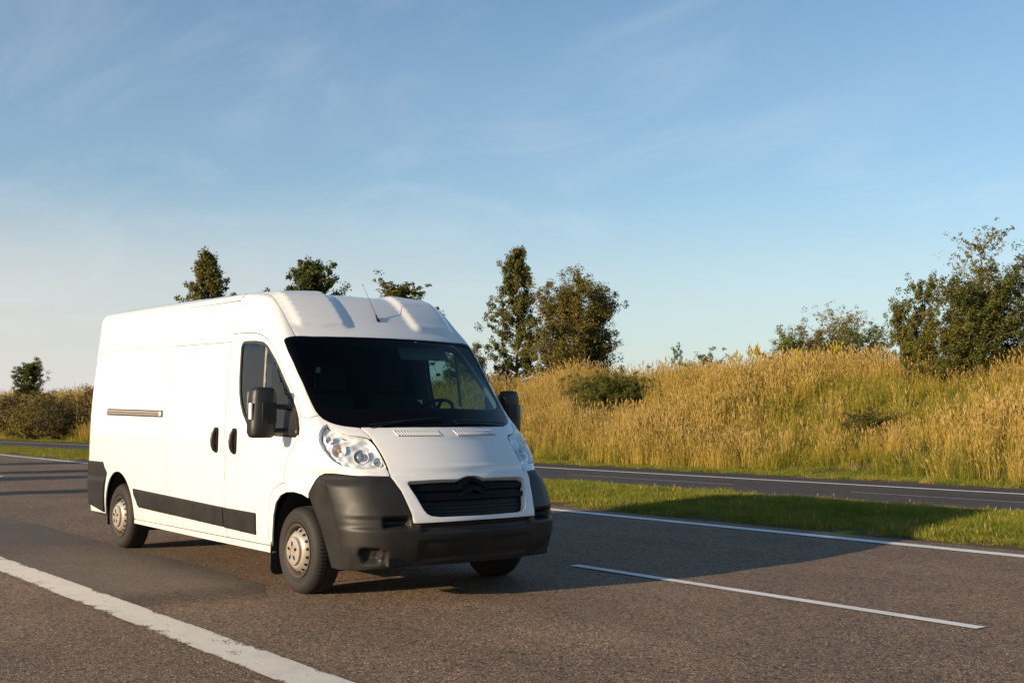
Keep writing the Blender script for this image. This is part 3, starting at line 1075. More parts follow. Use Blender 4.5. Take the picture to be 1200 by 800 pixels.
# --- front bumper
AF = [(0.207, -1.005, 0.800), (.222, -1.0, .752), (0.253, -0.997, 0.705), (.31, -.99, .63), (0.365, -0.987, 0.545), (0.419, -0.975, 0.426), (.45, -.965, .335), (0.477, -0.953, 0.262)]
BB = [(0.477, -0.953, 0.255), (.60, -.93, .253), (.74, -.88, .265), (0.875, -0.799, 0.280), (.94, -.66, .285), (0.985, -0.497, 0.288), (1.02, -.3, .290), (1.04, 0, 0.292)]
SO = [(0.822, -0.650, 0.942), (.85, -.640, .912), (.885, -.626, .870), (0.916, -0.612, 0.84), (.955, -.596, .77), (1.0, -0.577, 0.684), (1.012, -.57, .64), (1.026, -0.566, 0.604), (1.07, -.35, .606), (1.101, -0.15, 0.608), (1.11, 0, .609)]
bp_ = [(1.11, 0, .606)] + SO[::-1][1:] + BT + AF + BB


def seg(v, a, b, e=0.012):
    return sst(a - e, a + e, v) * (1 - sst(b - e, b + e, v))


def bump_disp(P):
    x, y, z = P[:, 0], np.abs(P[:, 1]), P[:, 2]
    th = np.arctan2(y, x)          # 0 centre .. 1.5 side
    # wheel-arch flange: the strip beside the arch lies lower than the bumper skin
    fl = np.interp(z, [.25, .40, .576, .75, .858, .933], [.64, .635, .60, .535, .465, .35])
    side = sst(0.0, 0.045, x - fl) + (z > .95)
    d = -0.016 * (1 - np.clip(side, 0, 1))
    # shelf: lower half stands proud below the scoop line, fading to the side
    scoop = seg(z, .575, .655, .016) * sst(1.02, .72, th) * sst(.50, .56, y)
    d = d - 0.016 * scoop
    slot = seg(z, .583, .650, .008) * seg(y, .60, .775, .012) * (x > .5)
    d = d - 0.070 * slot
    lowlip = 0.004 * seg(z, .27, .575, .02) * sst(.02, .06, x - fl)
    d = d + lowlip
    # fog lamp recess
    fog = seg(z, .325 + 0.05 * sst(.86, .90, y), .425, .012) * seg(y, .795, .895, .012)
    d = d - 0.065 * fog * (x > .5)
    fog2 = seg(z, .325, .415, .008) * seg(y, .745, .795, .006)
    d = d - 0.020 * fog2 * (x > .5)
    # central air intake, licence plate field
    it = seg(z, .335, .475, .012) * (1 - sst(.50, .53, y))
    d = d - 0.012 * it
    it2 = seg(z, .545, .590, .008) * (1 - sst(.50, .52, y))
    d = d - 0.020 * it2
    d = d - 0.02 * sst(.945, .962, z) * (y > .66)
    return d


panel('front_bumper', FC, bp_, [M['plastic'], M['black']], off=0.010, thick=0.03, step=0.013, both=True, gap=0.0045, disp=bump_disp)
# --- white grille surround
SI = [(.96, 0, .928), (.955, -0.036, .928), (.958, -.07, .920), (0.965, -0.125, 0.905), (.94, -.3, .903), (0.902, -0.53, 0.899), (.905, -.545, .885), (.94, -.525, .83), (0.981, -0.501, 0.770), (1.028, -0.476, 0.699), (1.040, -.457, .672), (1.050, -0.428, 0.656), (1.064, -0.357, 0.647), (1.09, -.15, .646), (1.10, 0, .646)]
so = [(.94, 0, .940), (.90, -.3, .942), (.86, -.5, .943)] + SO
panel('grille_surround', Frame((-1, 0, -0.05)), so, PA, off=0.014, thick=0.05, step=0.025, both=True, gap=0.0045, holes=[np.array(SI)])
# grille: dark back, mesh bars, emblem boss
gsh = [(p[0], p[1] * 1.03, p[2] + (0.008 if p[2] > .8 else -0.008)) for p in SI]
GRL = panel('grille', Frame((-1, 0, -0.05)), gsh, [M['black']], off=-0.045, thick=0.002, step=0.05, both=True, gap=-0.002, inner=False)


def bar(z0, z1, y1, off0, material, name='grille_bar'):
    pts = [(0, 0, z1)] + [(0, -y1 * k / 6, z1) for k in range(1, 7)] + [(0, -y1 * k / 6, z0) for k in range(6, -1, -1)]
    P = onsurf(Frame((-1, 0, 0)), pts)
    return panel(name, Frame((-1, 0, -0.05)), P, [material], off=off0, thick=0.03, step=0.03, both=True, gap=0.0, parent=GRL, edge=0.006)


bar(.845, .885, .55, -0.014, M['grille'])
bar(.775, .812, .525, -0.010, M['grille'])
for z_ in (.665, .69, .715, .74):
    bar(z_, z_ + .006, .47 if z_ > .68 else .43, -0.03, M['black'], 'grille_slat')
# emblem boss: a rounded shield with two upright chevrons, all black
bm = bmesh.new()
for zc, tk in ((.938, .034), (.868, .034)):
    prism(bm, [(-.125, zc - .060), (-.10, zc - .040), (-.05, zc - .020), (0, zc), (.05, zc - .020), (.10, zc - .040), (.125, zc - .060),
               (.125, zc - .060 - tk), (.10, zc - .040 - tk), (.05, zc - .020 - tk), (0, zc - tk), (-.05, zc - .020 - tk), (-.10, zc - .040 - tk), (-.125, zc - .060 - tk)], 0, .955, 1.022)
for v_ in bm.verts:
    v_.co.x -= (v_.co.z - .80) * 0.42 + v_.co.y ** 2 * .5
bm_obj('badge', bm, M['grille'], GRL, bevel=0.006)

# --- bonnet vents: two louvred grilles
def onb(y, z, o):
    P = onsurf(Frame((-1, 0, 0)), [(0, y, z)])
    n = grad(P)
    return (P + n * (bonnet_disp(P)[:, None] + o))[0]


for y0, y1, in ((-0.470, -0.115), (0.045, 0.47)):
    sh = 0.014
    nb = 14
    V = [onb(y0 + (y1 - y0) * k / nb, 1.284, 0.001) for k in range(nb + 1)] + [onb(y0 + sh + (y1 - y0) * k / nb, 1.238, 0.001) for k in range(nb + 1)]
    vt = mk('bonnet_vent', V, [(k, k + 1, nb + 2 + k, nb + 1 + k) for k in range(nb)], M['black'], BON)
    n_ = 15
    for k in range(n_ + 1):
        ya = y0 + 0.004 + (y1 - y0 - 0.008) * k / n_
        w_ = 0.0052
        V = [onb(ya - w_, 1.282, .0015), onb(ya + w_, 1.282, .0015), onb(ya + w_ + sh, 1.240, .0015), onb(ya - w_ + sh, 1.240, .0015)]
        V += [onb(ya - w_, 1.282, .006), onb(ya + w_, 1.282, .006), onb(ya + w_ + sh, 1.240, .006), onb(ya - w_ + sh, 1.240, .006)]
        mk('vent_slat', V, [(4, 5, 6, 7), (0, 1, 5, 4), (1, 2, 6, 5), (2, 3, 7, 6), (3, 0, 4, 7)], M['paint'], vt)

# --- wipers
for y0, y1 in ((-0.62, 0.02), (0.12, 0.74)):
    bm = bmesh.new()
    pts = [onsurf(FF, [(0.5, y0 + (y1 - y0) * k / 8, 1.328 + 0.03 * k / 8)])[0] for k in range(9)]
    pts = [p + grad(p[None])[0] * 0.02 for p in pts]
    tube(bm, pts, 0.006, 6)
    tube(bm, [pts[0] + np.array([0.02, 0, -0.02]), pts[4] + np.array([.006, 0, .002])], 0.005, 6)
    bm_obj('wiper', bm, M['black'], VAN)

# --- rub strips, rear bumper, rail, handles
for s_, mir in ((1, False),):
    panel('rub_strip', FS, snap([(-3.56, 0.662), (-3.50, .66), (-1.352, 0.606), (-1.352, 0.432), (-3.41, 0.475), (-3.55, 0.60)]), [M['plastic']], off=0.022, thick=0.03, step=0.05, gap=0.002, mirror=True, edge=0.006)
    panel('rub_strip', FS, snap([(-1.335, 0.605), (-0.71, 0.598), (-0.70, .59), (-0.715, 0.413), (-1.335, 0.428)]), [M['plastic']], off=0.022, thick=0.03, step=0.04, gap=0.002, mirror=True, edge=0.006)
rbp = [(-4.36, .79), (-4.44, .85), (-4.475, .89), (-4.49, .905), (-5.0, .912), (-5.02, .8), (-5.02, .44), (-4.85, .41), (-4.485, .36), (-4.485, .45), (-4.475, .55), (-4.44, .66), (-4.39, .745)]
FQ = Frame((0.45, 0.89, 0))
rb3 = [np.array((x, -.98 if x < -4.9 else -1.0, z)) for x, z in rbp]
rb3 = list(snap(rbp[:4])) + [p for p in onsurf(FQ, [(-5.04, -.93, .905), (-5.04, -.93, .8), (-5.04, -.93, .44)])] + list(snap(rbp[7:]))


def rb_disp(P):
    z = P[:, 2]
    return -0.008 * seg(z, .735, .745, .006) + 0.008 * sst(.74, .70, z)


panel('rear_bumper', FQ, rb3, [M['plastic']], off=0.014, thick=0.03, step=0.03, gap=0.001, mirror=True, disp=rb_disp)
RB2 = panel('rear_bumper', FR, onsurf(FR, [(-5, 0, .905), (-5, -.93, .905), (-5, -.93, .40), (-5, 0, .40)]), [M['plastic']], off=0.03, thick=0.05, step=0.06, both=True, gap=0.0)
rl = panel('door_rail', FS, snap([(-4.42, 1.480), (-2.815, 1.455), (-2.815, 1.388), (-4.42, 1.410)]), [M['rubber']], off=0.006, thick=0.006, step=0.06, gap=0.0, inner=False)
panel('rail_channel', FS, snap([(-4.405, 1.468), (-2.90, 1.445), (-2.90, 1.402), (-4.405, 1.424)]), [M['rail']], off=0.014, thick=0.008, step=0.06, gap=0.0, parent=rl, edge=0.003)
panel('rail_slot', FS, snap([(-4.40, 1.4475), (-2.90, 1.4245), (-2.90, 1.4185), (-4.40, 1.4415)]), [M['rubber']], off=0.0165, thick=0.002, step=0.06, gap=0.0, parent=rl, edge=0.0)
panel('rail_end', FS, snap([(-2.885, 1.445), (-2.83, 1.444), (-2.83, 1.40), (-2.885, 1.401)]), [M['paint']], off=0.018, thick=0.014, step=0.03, gap=0.0, parent=rl, edge=0.003)


def handle(xc, zc, parent, far=False):
    y = -1.034
    sgn = -1 if far else 1
    bm = bmesh.new()
    pts = []
    for k in range(20):
        a = 2 * math.pi * k / 20
        pts.append((xc + 0.038 * math.cos(a), zc + (0.075 if math.sin(a) > 0 else -0.075) + 0.038 * math.sin(a)))
    prism(bm, pts, 1, (y - 0.004) * sgn, (y + 0.02) * sgn)
    o = bm_obj('handle', bm, M['black'], parent, bevel=0.003)
    bm = bmesh.new()
    P = [Vector((xc + 0.006, (y - 0.008) * sgn, zc + 0.085)), Vector((xc + 0.004, (y - 0.026) * sgn, zc + 0.05)), Vector((xc + 0.002, (y - 0.032) * sgn, zc)), Vector((xc, (y - 0.026) * sgn, zc - 0.05)), Vector((xc, (y - 0.006) * sgn, zc - 0.09))]
    tube(bm, P, [0.016, 0.018, 0.018, 0.018, 0.020], 12)
    bm_obj('grip', bm, M['plastic2'], o)


handle(-1.50, 1.19, SD)
handle(-1.115, 1.185, dA)
handle(-1.115, 1.185, dB, True)

# --- wheels
HOLE = {}


def wheel(x, far):
    e = empty('wheel', (x, 0.0, 0.344))
    e.parent = VAN
    e.location = (x + (0.05 if far and x > -1 else 0), (1.0 if x > -1 else 0.985) if far else -0.985, 0.344)
    fl = -1 if far else 1
    Rt = 0.344
    bm = bmesh.new()
    prof = [(0.205, 0.012), (0.215, 0.002), (0.232, -0.004), (0.236, -0.0075), (0.240, -0.006), (0.262, -0.012), (0.284, -0.013), (0.288, -0.0105), (0.292, -0.0125), (0.302, -0.009), (0.316, 0.0), (0.330, 0.014), (0.3395, 0.030), (0.343, 0.045),
            (0.344, 0.075), (0.338, 0.078), (0.338, 0.086), (0.344, 0.089), (0.3445, 0.13), (0.338, 0.133), (0.338, 0.141), (0.344, 0.144), (0.343, 0.18), (0.335, 0.197), (0.31, 0.21), (0.26, 0.215), (0.205, 0.20)]
    seg_ = 144

    def rm(j, k):
        if j in (11, 12, 13) and k % 2 == 0:
            return 0.978
        return 1
    lathe(bm, prof, seg_, Matrix.Diagonal((1, fl, 1, 1)), rm)
    bm_obj('tyre', bm, M['tyre'], e, angle=30)
    bm = bmesh.new()
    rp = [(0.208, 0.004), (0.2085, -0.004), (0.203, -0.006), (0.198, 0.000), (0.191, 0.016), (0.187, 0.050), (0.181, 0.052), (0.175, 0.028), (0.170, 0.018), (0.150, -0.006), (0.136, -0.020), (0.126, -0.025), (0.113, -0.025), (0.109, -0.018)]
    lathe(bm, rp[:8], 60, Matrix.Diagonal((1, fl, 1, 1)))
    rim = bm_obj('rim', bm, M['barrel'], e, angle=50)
    bm = bmesh.new()
    lathe(bm, rp[7:], 60, Matrix.Diagonal((1, fl, 1, 1)))
    bm_obj('wheel_disc', bm, M['wheel'], e, angle=50)
    if not far:
        for k in range(16):
            a = 2 * math.pi * (k + 0.4) / 16
            if 'vent' not in HOLE:
                bm = bmesh.new()
                ns = Vector((0.77, -0.64, 0)).normalized()
                ts = Vector((0.64, 0.77, 0)).normalized()
                vs_ = [bm.verts.new(Vector((0.160, 0.006, 0)) + ns * 0.0035 + ts * 0.0155 * math.cos(q) + Vector((0, 0, 1)) * 0.0125 * math.sin(q)) for q in np.linspace(0, 6.2832, 13)[:-1]]
                bm.faces.new(vs_)
                HOLE['vent'] = bm_obj('vent_hole', bm, M['black'], e, smooth=False)
                o = HOLE['vent']
            else:
                o = HOLE['vent'].copy(); COL.objects.link(o); o.parent = e
            o.rotation_euler = (0, -a, 0)
    bm = bmesh.new()
    lathe(bm, [(0.112, -0.018), (0.111, -0.036), (0.106, -0.044), (0.090, -0.048), (0.060, -0.050), (0.034, -0.050), (0.031, -0.044), (0.0005, -0.044)], 48, Matrix.Diagonal((1, fl, 1, 1)))
    bm_obj('hub_cap', bm, M['wheel'], e, angle=40)
    if not far:
        for k in range(5):
            a = 2 * math.pi * (k + 0.25) / 5
            if 'bolt' not in HOLE:
                bm = bmesh.new()
                vs_ = [bm.verts.new((0.058 + 0.021 * math.cos(q), -0.0515, 0.0125 * math.sin(q))) for q in np.linspace(0, 6.2832, 15)[:-1]]
                bm.faces.new(vs_)
                HOLE['bolt'] = bm_obj('bolt_hole', bm, M['black'], e, smooth=False)
                o = HOLE['bolt']
            else:
                o = HOLE['bolt'].copy(); COL.objects.link(o); o.parent = e
            o.rotation_euler = (0, -a, 0)
    # inside of the wheel
    bm = bmesh.new()
    lathe(bm, [(0.205, 0.02), (0.19, 0.06), (0.19, 0.2), (0.05, 0.2), (0.001, 0.2)], 32, Matrix.Diagonal((1, fl, 1, 1)))
    bm_obj('brake_drum', bm, M['under'], e)
    return e


for x_ in (0.0, -4.035):
    wheel(x_, False)
    wheel(x_, True)

# --- wheel wells, mud flaps, underbody
for s_ in (-1, 1):
    for xw in (0.0, -4.035):
        bm = bmesh.new()
        n_ = 20
        r0 = []
        for yy in (0.965, 0.60):
            ring = [bm.verts.new((xw + 0.455 * math.cos(a), s_ * yy, 0.30 + 0.52 * math.sin(a))) for a in np.linspace(-0.15, math.pi + 0.15, n_)]
            r0.append(ring)
        for i in range(n_ - 1):
            bm.faces.new((r0[0][i], r0[0][i + 1], r0[1][i + 1], r0[1][i]))
        bm.faces.new(r0[1])
        bm_obj('wheel_well', bm, M['under'], VAN)
    for xw in (-0.445,):
        bm = bmesh.new()
        prism(bm, [(s_ * 0.78, 0.36), (s_ * 0.995, 0.38), (s_ * 1.0, 0.16), (s_ * 0.985, 0.125), (s_ * 0.95, 0.11), (s_ * 0.80, 0.115), (s_ * 0.78, 0.14)], 0, xw - 0.012, xw)
        bm_obj('mud_flap', bm, M['rubber'], VAN, bevel=0.003)
bm = bmesh.new()
for x0, x1 in ((0.47, 0.98), (-3.58, -0.46), (-5.0, -4.5)):
    box(bm, ((x0 + x1) / 2, 0, 0.33), (x1 - x0, 1.86 if x1 < 0.5 else 1.5, 0.06))
box(bm, (-2.0, 0, 0.335), (5.8, 1.2, 0.10))
box(bm, (0.0, 0, 0.335), (1.2, 1.2, 0.12))
box(bm, (-2.2, 0.45, 0.28), (1.2, 0.3, 0.12))
box(bm, (-4.035, 0, 0.30), (0.12, 1.7, 0.10))
box(bm, (0.0, 0, 0.25), (0.12, 1.7, 0.08))
box(bm, (-4.035, 0, 0.27), (0.25, 0.25, 0.22))
bm_obj('underbody', bm, M['under'], VAN)
bm = bmesh.new()
box(bm, (-4.75, -0.80, 0.395), (0.25, 0.25, 0.03))
bm_obj('tow_step', bm, M['paint'], VAN)

# --- cab interior
bm = bmesh.new()
box(bm, (-1.42, 0, 1.38), (0.04, 1.84, 2.0))
bm_obj('bulkhead', bm, M['inner'], VAN)
bm = bmesh.new()
box(bm, (-0.95, 0, 0.60), (0.9, 1.80, 0.06))
box(bm, (-0.05, 0, 0.60), (1.0, 1.10, 0.06))
bm_obj('cab_floor', bm, M['inner'], VAN)
bm = bmesh.new()
prism(bm, [(0.50, 1.24), (0.32, 1.34), (0.12, 1.375), (-0.10, 1.38), (-0.20, 1.34), (-0.22, 1.22), (-0.10, 1.05), (0.0, 0.78), (0.35, 0.78), (0.55, 1.0)], 1, -0.86, 0.86) if False else None
pts = [(0.48, 1.25), (0.32, 1.335), (0.12, 1.365), (-0.08, 1.365), (-0.18, 1.33), (-0.20, 1.22), (-0.10, 1.05), (0.0, 0.78), (0.35, 0.78), (0.5, 1.0)]
v0 = [bm.verts.new((x, -0.84 if x < .3 else -.70, z)) for x, z in pts]
v1 = [bm.verts.new((x, 0.84 if x < .3 else .70, z)) for x, z in pts]
bm.faces.new(v0); bm.faces.new(v1[::-1])
for i in range(len(pts)):
    bm.faces.new((v0[i], v0[(i + 1) % len(pts)], v1[(i + 1) % len(pts)], v1[i]))
bm_obj('dashboard', bm, M['inner'], VAN, bevel=0.02)
bm = bmesh.new()
prism(bm, [(-0.02, 1.36), (0.02, 1.40), (-0.10, 1.435), (-0.22, 1.42), (-0.24, 1.34)], 1, 0.26, 0.64)
bm_obj('instrument_hood', bm, M['inner'], VAN, bevel=0.02)


def seat(yc, w):
    bm = bmesh.new()
    box(bm, (-0.72, yc, 0.98), (0.50, w, 0.16))
    st = bm_obj('seat', bm, M['inner'], VAN, bevel=0.04)
    bm = bmesh.new()
    prism(bm, [(-0.90, 1.02), (-0.99, 1.60), (-1.09, 1.60), (-1.04, 1.02)], 1, yc - w / 2, yc + w / 2)
    bm_obj('backrest', bm, M['inner'], st, bevel=0.04)
    bm = bmesh.new()
    prism(bm, [(-0.98, 1.64), (-0.995, 1.84), (-1.08, 1.84), (-1.09, 1.64)], 1, yc - 0.13, yc + 0.13)
    box(bm, (-1.03, yc - 0.05, 1.62), (0.015, 0.015, 0.08))
    box(bm, (-1.03, yc + 0.05, 1.62), (0.015, 0.015, 0.08))
    bm_obj('headrest', bm, M['inner'], st, bevel=0.015)


seat(0.48, 0.50)
seat(-0.62, 0.44)
seat(-0.14, 0.42)
bm = bmesh.new()
ctr = Vector((-0.26, 0.45, 1.42))
ax = Vector((-0.62, 0, 0.78)).normalized()
s1 = Vector((0, 1, 0)); s2 = ax.cross(s1)
tube(bm, [ctr + (s1 * math.cos(a) + s2 * math.sin(a)) * 0.195 for a in np.linspace(0, 2 * math.pi, 37)], 0.015, 8)
tube(bm, [ctr - s1 * 0.19, ctr - ax * 0.04, ctr + s1 * 0.19], 0.018, 6)
tube(bm, [ctr - ax * 0.04, ctr - s2 * 0.19], 0.016, 6)
tube(bm, [ctr - ax * 0.03, ctr - ax * 0.25], 0.03, 8)
bm_obj('steering_wheel', bm, M['black'], VAN)
M['visor'] = mat('sun_visor_cloth', (0.20, 0.24, 0.25), 0.8)[0]
for yc in (0.47,):
    bm = bmesh.new()
    box(bm, (-0.435, yc, 1.955), (0.02, 0.50, 0.125), Matrix.Rotation(R(-30), 4, 'Y'))
    bm_obj('sun_visor', bm, M['visor'], VAN, bevel=0.008)
bm = bmesh.new()
box(bm, (-0.98, 0, 2.055), (0.8, 1.70, 0.03))
bm_obj('overhead_shelf', bm, M['inner'], VAN, bevel=0.01)

# --- mirrors
def mirror(far):
    s_ = -1 if far else 1
    e = empty('door_mirror', (0, 0, 0))
    e.parent = VAN

    def fix(o):
        if far:
            for v_ in o.data.vertices:
                v_.co.y *= -1
            o.data.flip_normals()
        return o
    # sail on the door
    sl = [(-0.135, 1.575), (-0.03, 1.47), (0.028, 1.385), (0.047, 1.31), (0.050, 1.258), (-0.06, 1.243), (-0.16, 1.25), (-0.175, 1.30), (-0.165, 1.40), (-0.15, 1.50)]
    fix(panel('mirror_base', FS, snap(sl), [M['plastic2']], off=0.035, thick=0.05, step=0.02, gap=0, parent=e, edge=0.012,
              disp=lambda P: -0.03 * sst(1.36, 1.56, P[:, 2])))
    # arms
    for z_ in (1.475, 1.285):
        bm = bmesh.new()
        rot = None
        pts = [(-0.07, -1.00, z_ - 0.01), (-0.10, -1.08, z_), (-0.16, -1.19, z_)]
        tube(bm, pts, [0.034, 0.028, 0.026], 10)
        for v_ in bm.verts:
            v_.co.z = z_ + (v_.co.z - z_) * 0.8
        fix(bm_obj('mirror_arm', bm, M['plastic2'], e))
    # head: rounded tall housing, wider at the bottom front
    bm = bmesh.new()
    prof = [(1.212, .55), (1.222, .80), (1.245, .95), (1.30, 1.0), (1.42, 1.0), (1.52, .98), (1.575, .93), (1.602, .80), (1.612, .55)]
    rings = []
    for z_, k in prof:
        ring = []
        for i in range(24):
            a = 2 * math.pi * i / 24
            ca, sa = math.cos(a), math.sin(a)
            ex = 0.5
            xx = math.copysign(abs(ca) ** ex, ca) * 0.062 * k
            yy = math.copysign(abs(sa) ** ex, sa) * 0.100 * (0.35 + 0.65 * k)
            # front face (towards +x) bulges
            xx = xx + (0.018 * (1 - (yy / .100) ** 2) if ca > 0 else 0)
            xo = -0.155 - 0.02 * (z_ - 1.4)
            ring.append(bm.verts.new((xo + xx + yy * 0.16 - 0.0, -1.232 + yy + (z_ - 1.4) * 0.05, z_ + 0.018)))
        rings.append(ring)
    for a_, b_ in zip(rings[:-1], rings[1:]):
        for i in range(24):
            bm.faces.new((a_[i], a_[(i + 1) % 24], b_[(i + 1) % 24], b_[i]))
    bm.faces.new(rings[0][::-1]); bm.faces.new(rings[-1])
    head = fix(bm_obj('mirror_housing', bm, M['plastic2'], e, angle=50))
    # recessed front field
    bm = bmesh.new()
    box(bm, (-0.078, -1.205, 1.425), (0.016, 0.115, 0.17), Matrix.Rotation(R(-9), 4, 'Z'))
    fix(bm_obj('front_field', bm, M['black'], head, bevel=0.005))
    # indicator on the outer edge
    bm = bmesh.new()
    box(bm, (-0.150, -1.332, 1.44), (0.07, 0.016, 0.13), Matrix.Rotation(R(-12), 4, 'Z'))
    fix(bm_obj('side_indicator', bm, M['indicator'], head, bevel=0.006))
    bm = bmesh.new()
    box(bm, (-0.222, -1.232, 1.43), (0.006, 0.18, 0.33), Matrix.Rotation(R(-9), 4, 'Z'))
    fix(bm_obj('mirror_glass', bm, M['chrome'], head))
    return e


M['indicator'] = mat('clear_indicator_lens', (0.75, 0.72, 0.70), 0.15)[0]
mirror(False)
mirror(True)

# --- aerial
bm = bmesh.new()
ab = nearest([(-0.46, 0, 2.20)])[0]
tube(bm, [ab + np.array([-0.01, 0, -0.01]), ab + np.array([-0.012, 0, 0.02])], [0.022, 0.014], 10)
tube(bm, [ab + np.array([-0.012, 0, 0.015]), ab + np.array([-0.045, 0, 0.06])], [0.010, 0.006], 8)
tube(bm, [ab + np.array([-0.045, 0, 0.06]), ab + np.array([-0.27, 0.0, 0.34])], [0.0028, 0.0010], 6)
tube(bm, [ab + np.array([-0.27, 0, 0.34]), ab + np.array([-0.278, 0.0, 0.35])], [0.004, 0.003], 6)
bm_obj('aerial', bm, M['black'], VAN)

# ==================================================================  VEGETATION
PROTO = bpy.data.collections.new('grass_sources')      # only instanced, never drawn itself


def blades(rng, n, rad, h0, h1, w, lean, seed_heads=0.0, head=0.12, segs=3):
    V, Fc, Mi = [], [], []
    for i in range(n):
        r = rad * math.sqrt(rng.random()); a = rng.random() * 6.283
        bx, by = r * math.cos(a), r * math.sin(a)
        h = h0 + (h1 - h0) * rng.random()
        la = rng.random() * 6.283 if lean < 0.2 else rng.normal(1.2, 1.0)
        le = abs(rng.normal(0, lean)) * h
        fa = rng.random() * 6.283
        wx, wy = math.cos(fa) * w / 2, math.sin(fa) * w / 2
        k0 = len(V)
        for s in range(segs + 1):
            t = s / segs
            cx_ = bx + math.cos(la) * le * t * t; cy_ = by + math.sin(la) * le * t * t
            z = h * (t - 0.12 * t * t * (le / max(h, .01)))
            k = (1 - 0.8 * t)
            V.append((cx_ - wx * k, cy_ - wy * k, z)); V.append((cx_ + wx * k, cy_ + wy * k, z))
        for s in range(segs):
            q = k0 + 2 * s
            Fc.append((q, q + 1, q + 3, q + 2)); Mi.append(0)
        if rng.random() < seed_heads:
            tx, ty, tz = cx_, cy_, z
            dx, dy = math.cos(la) * 0.35, math.sin(la) * 0.35
            L = head * (0.7 + 0.6 * rng.random()); hw = L * 0.12
            for fa2 in (fa, fa + 1.57):
                ux, uy = math.cos(fa2) * hw, math.sin(fa2) * hw
                q = len(V)
                V += [(tx, ty, tz - L * .25), (tx + ux + dx * L * .4, ty + uy + dy * L * .4, tz + L * .3), (tx + dx * L, ty + dy * L, tz + L * .85), (tx - ux + dx * L * .4, ty - uy + dy * L * .4, tz + L * .3)]
                Fc.append((q, q + 1, q + 2, q + 3)); Mi.append(1)
    return V, Fc, Mi


def proto(name, data, mats):
    V, Fc, Mi = data
    me = bpy.data.meshes.new(name)
    me.from_pydata(V, [], Fc)
    for m_ in mats:
        me.materials.append(m_)
    me.polygons.foreach_set('material_index', np.array(Mi, dtype=np.int32))
    o = bpy.data.objects.new(name, me)
    PROTO_CUR.objects.link(o)
    return o


def scatter(name, pts, scl, idx, coll, seed=0, tilt=0.0, kind='stuff'):
    """one mesh of points; geometry nodes put a clump on each"""
    me = bpy.data.meshes.new(name)
    me.from_pydata([tuple(p) for p in pts], [], [])
    rng = np.random.default_rng(seed)
    n = len(pts)
    rot = np.stack([rng.normal(0, tilt, n), rng.normal(0, tilt, n), rng.random(n) * 6.283], -1).astype(np.float32)
    a = me.attributes.new('rot', 'FLOAT_VECTOR', 'POINT'); a.data.foreach_set('vector', rot.ravel())
    a = me.attributes.new('scl', 'FLOAT_VECTOR', 'POINT'); a.data.foreach_set('vector', np.asarray(scl, np.float32).ravel())
    a = me.attributes.new('pick', 'INT', 'POINT'); a.data.foreach_set('value', np.asarray(idx, np.int32))
    o = bpy.data.objects.new(name, me)
    COL.objects.link(o)
    g = bpy.data.node_groups.new(name + '_scatter', 'GeometryNodeTree')
    g.interface.new_socket('Geometry', in_out='INPUT', socket_type='NodeSocketGeometry')
    g.interface.new_socket('Geometry', in_out='OUTPUT', socket_type='NodeSocketGeometry')
    gi = g.nodes.new('NodeGroupInput'); go = g.nodes.new('NodeGroupOutput')
    ci = g.nodes.new('GeometryNodeCollectionInfo')
    ci.inputs['Collection'].default_value = coll
    ci.inputs['Separate Children'].default_value = True
    ci.inputs['Reset Children'].default_value = True
    ip = g.nodes.new('GeometryNodeInstanceOnPoints')
    ip.inputs['Pick Instance'].default_value = True

    def att(nm, typ):
        q = g.nodes.new('GeometryNodeInputNamedAttribute'); q.data_type = typ
        q.inputs['Name'].default_value = nm
        return q.outputs['Attribute']
    g.links.new(gi.outputs[0], ip.inputs['Points'])
    g.links.new(ci.outputs[0], ip.inputs['Instance'])
    g.links.new(att('pick', 'INT'), ip.inputs['Instance Index'])
    e2r = g.nodes.new('FunctionNodeEulerToRotation')
    g.links.new(att('rot', 'FLOAT_VECTOR'), e2r.inputs[0])
    g.links.new(e2r.outputs[0], ip.inputs['Rotation'])
    g.links.new(att('scl', 'FLOAT_VECTOR'), ip.inputs['Scale'])
    g.links.new(ip.outputs[0], go.inputs[0])
    md = o.modifiers.new('scatter', 'NODES'); md.node_group = g
    tag(o, kind=kind)
    return o


def coll(name):
    global PROTO_CUR
    PROTO_CUR = bpy.data.collections.new(name)
    return PROTO_CUR


def vnoise(x, y, s, seed=0):
    """cheap smooth noise 0..1"""
    r = np.random.default_rng(seed)
    ph = r.random(12) * 6.283; fx = r.normal(0, 1, 12); fy = r.normal(0, 1, 12)
    v = sum(np.sin((x * fx[i] + y * fy[i]) * s + ph[i]) for i in range(12)) / 12
    return np.clip(0.5 + v * 1.4, 0, 1)


rng = np.random.default_rng(5)
# --- tall grass on the bank
ctall = coll('tall_grass_sources')
for i in range(5):
    proto('a_straw%d' % i, blades(rng, 48, 0.27, 0.35, 1.0, 0.010, 0.18, 0.28, 0.13), [M['straw'], M['seed']])
for i in range(4):
    proto('b_green%d' % i, blades(rng, 60, 0.28, 0.30, 0.85, 0.012, 0.28, 0.08, 0.12), [M['greenstraw'], M['seed']])
for i in range(2):
    proto('c_low%d' % i, blades(rng, 60, 0.30, 0.20, 0.55, 0.013, 0.45, 0.0), [M['greenstraw'], M['seed']])


def bank_points(n, x0, x1, y0, y1, seed):
    r = np.random.default_rng(seed)
    x = x0 + (x1 - x0) * r.random(n); y = y0 + (y1 - y0) * r.random(n)
    return x, y, r


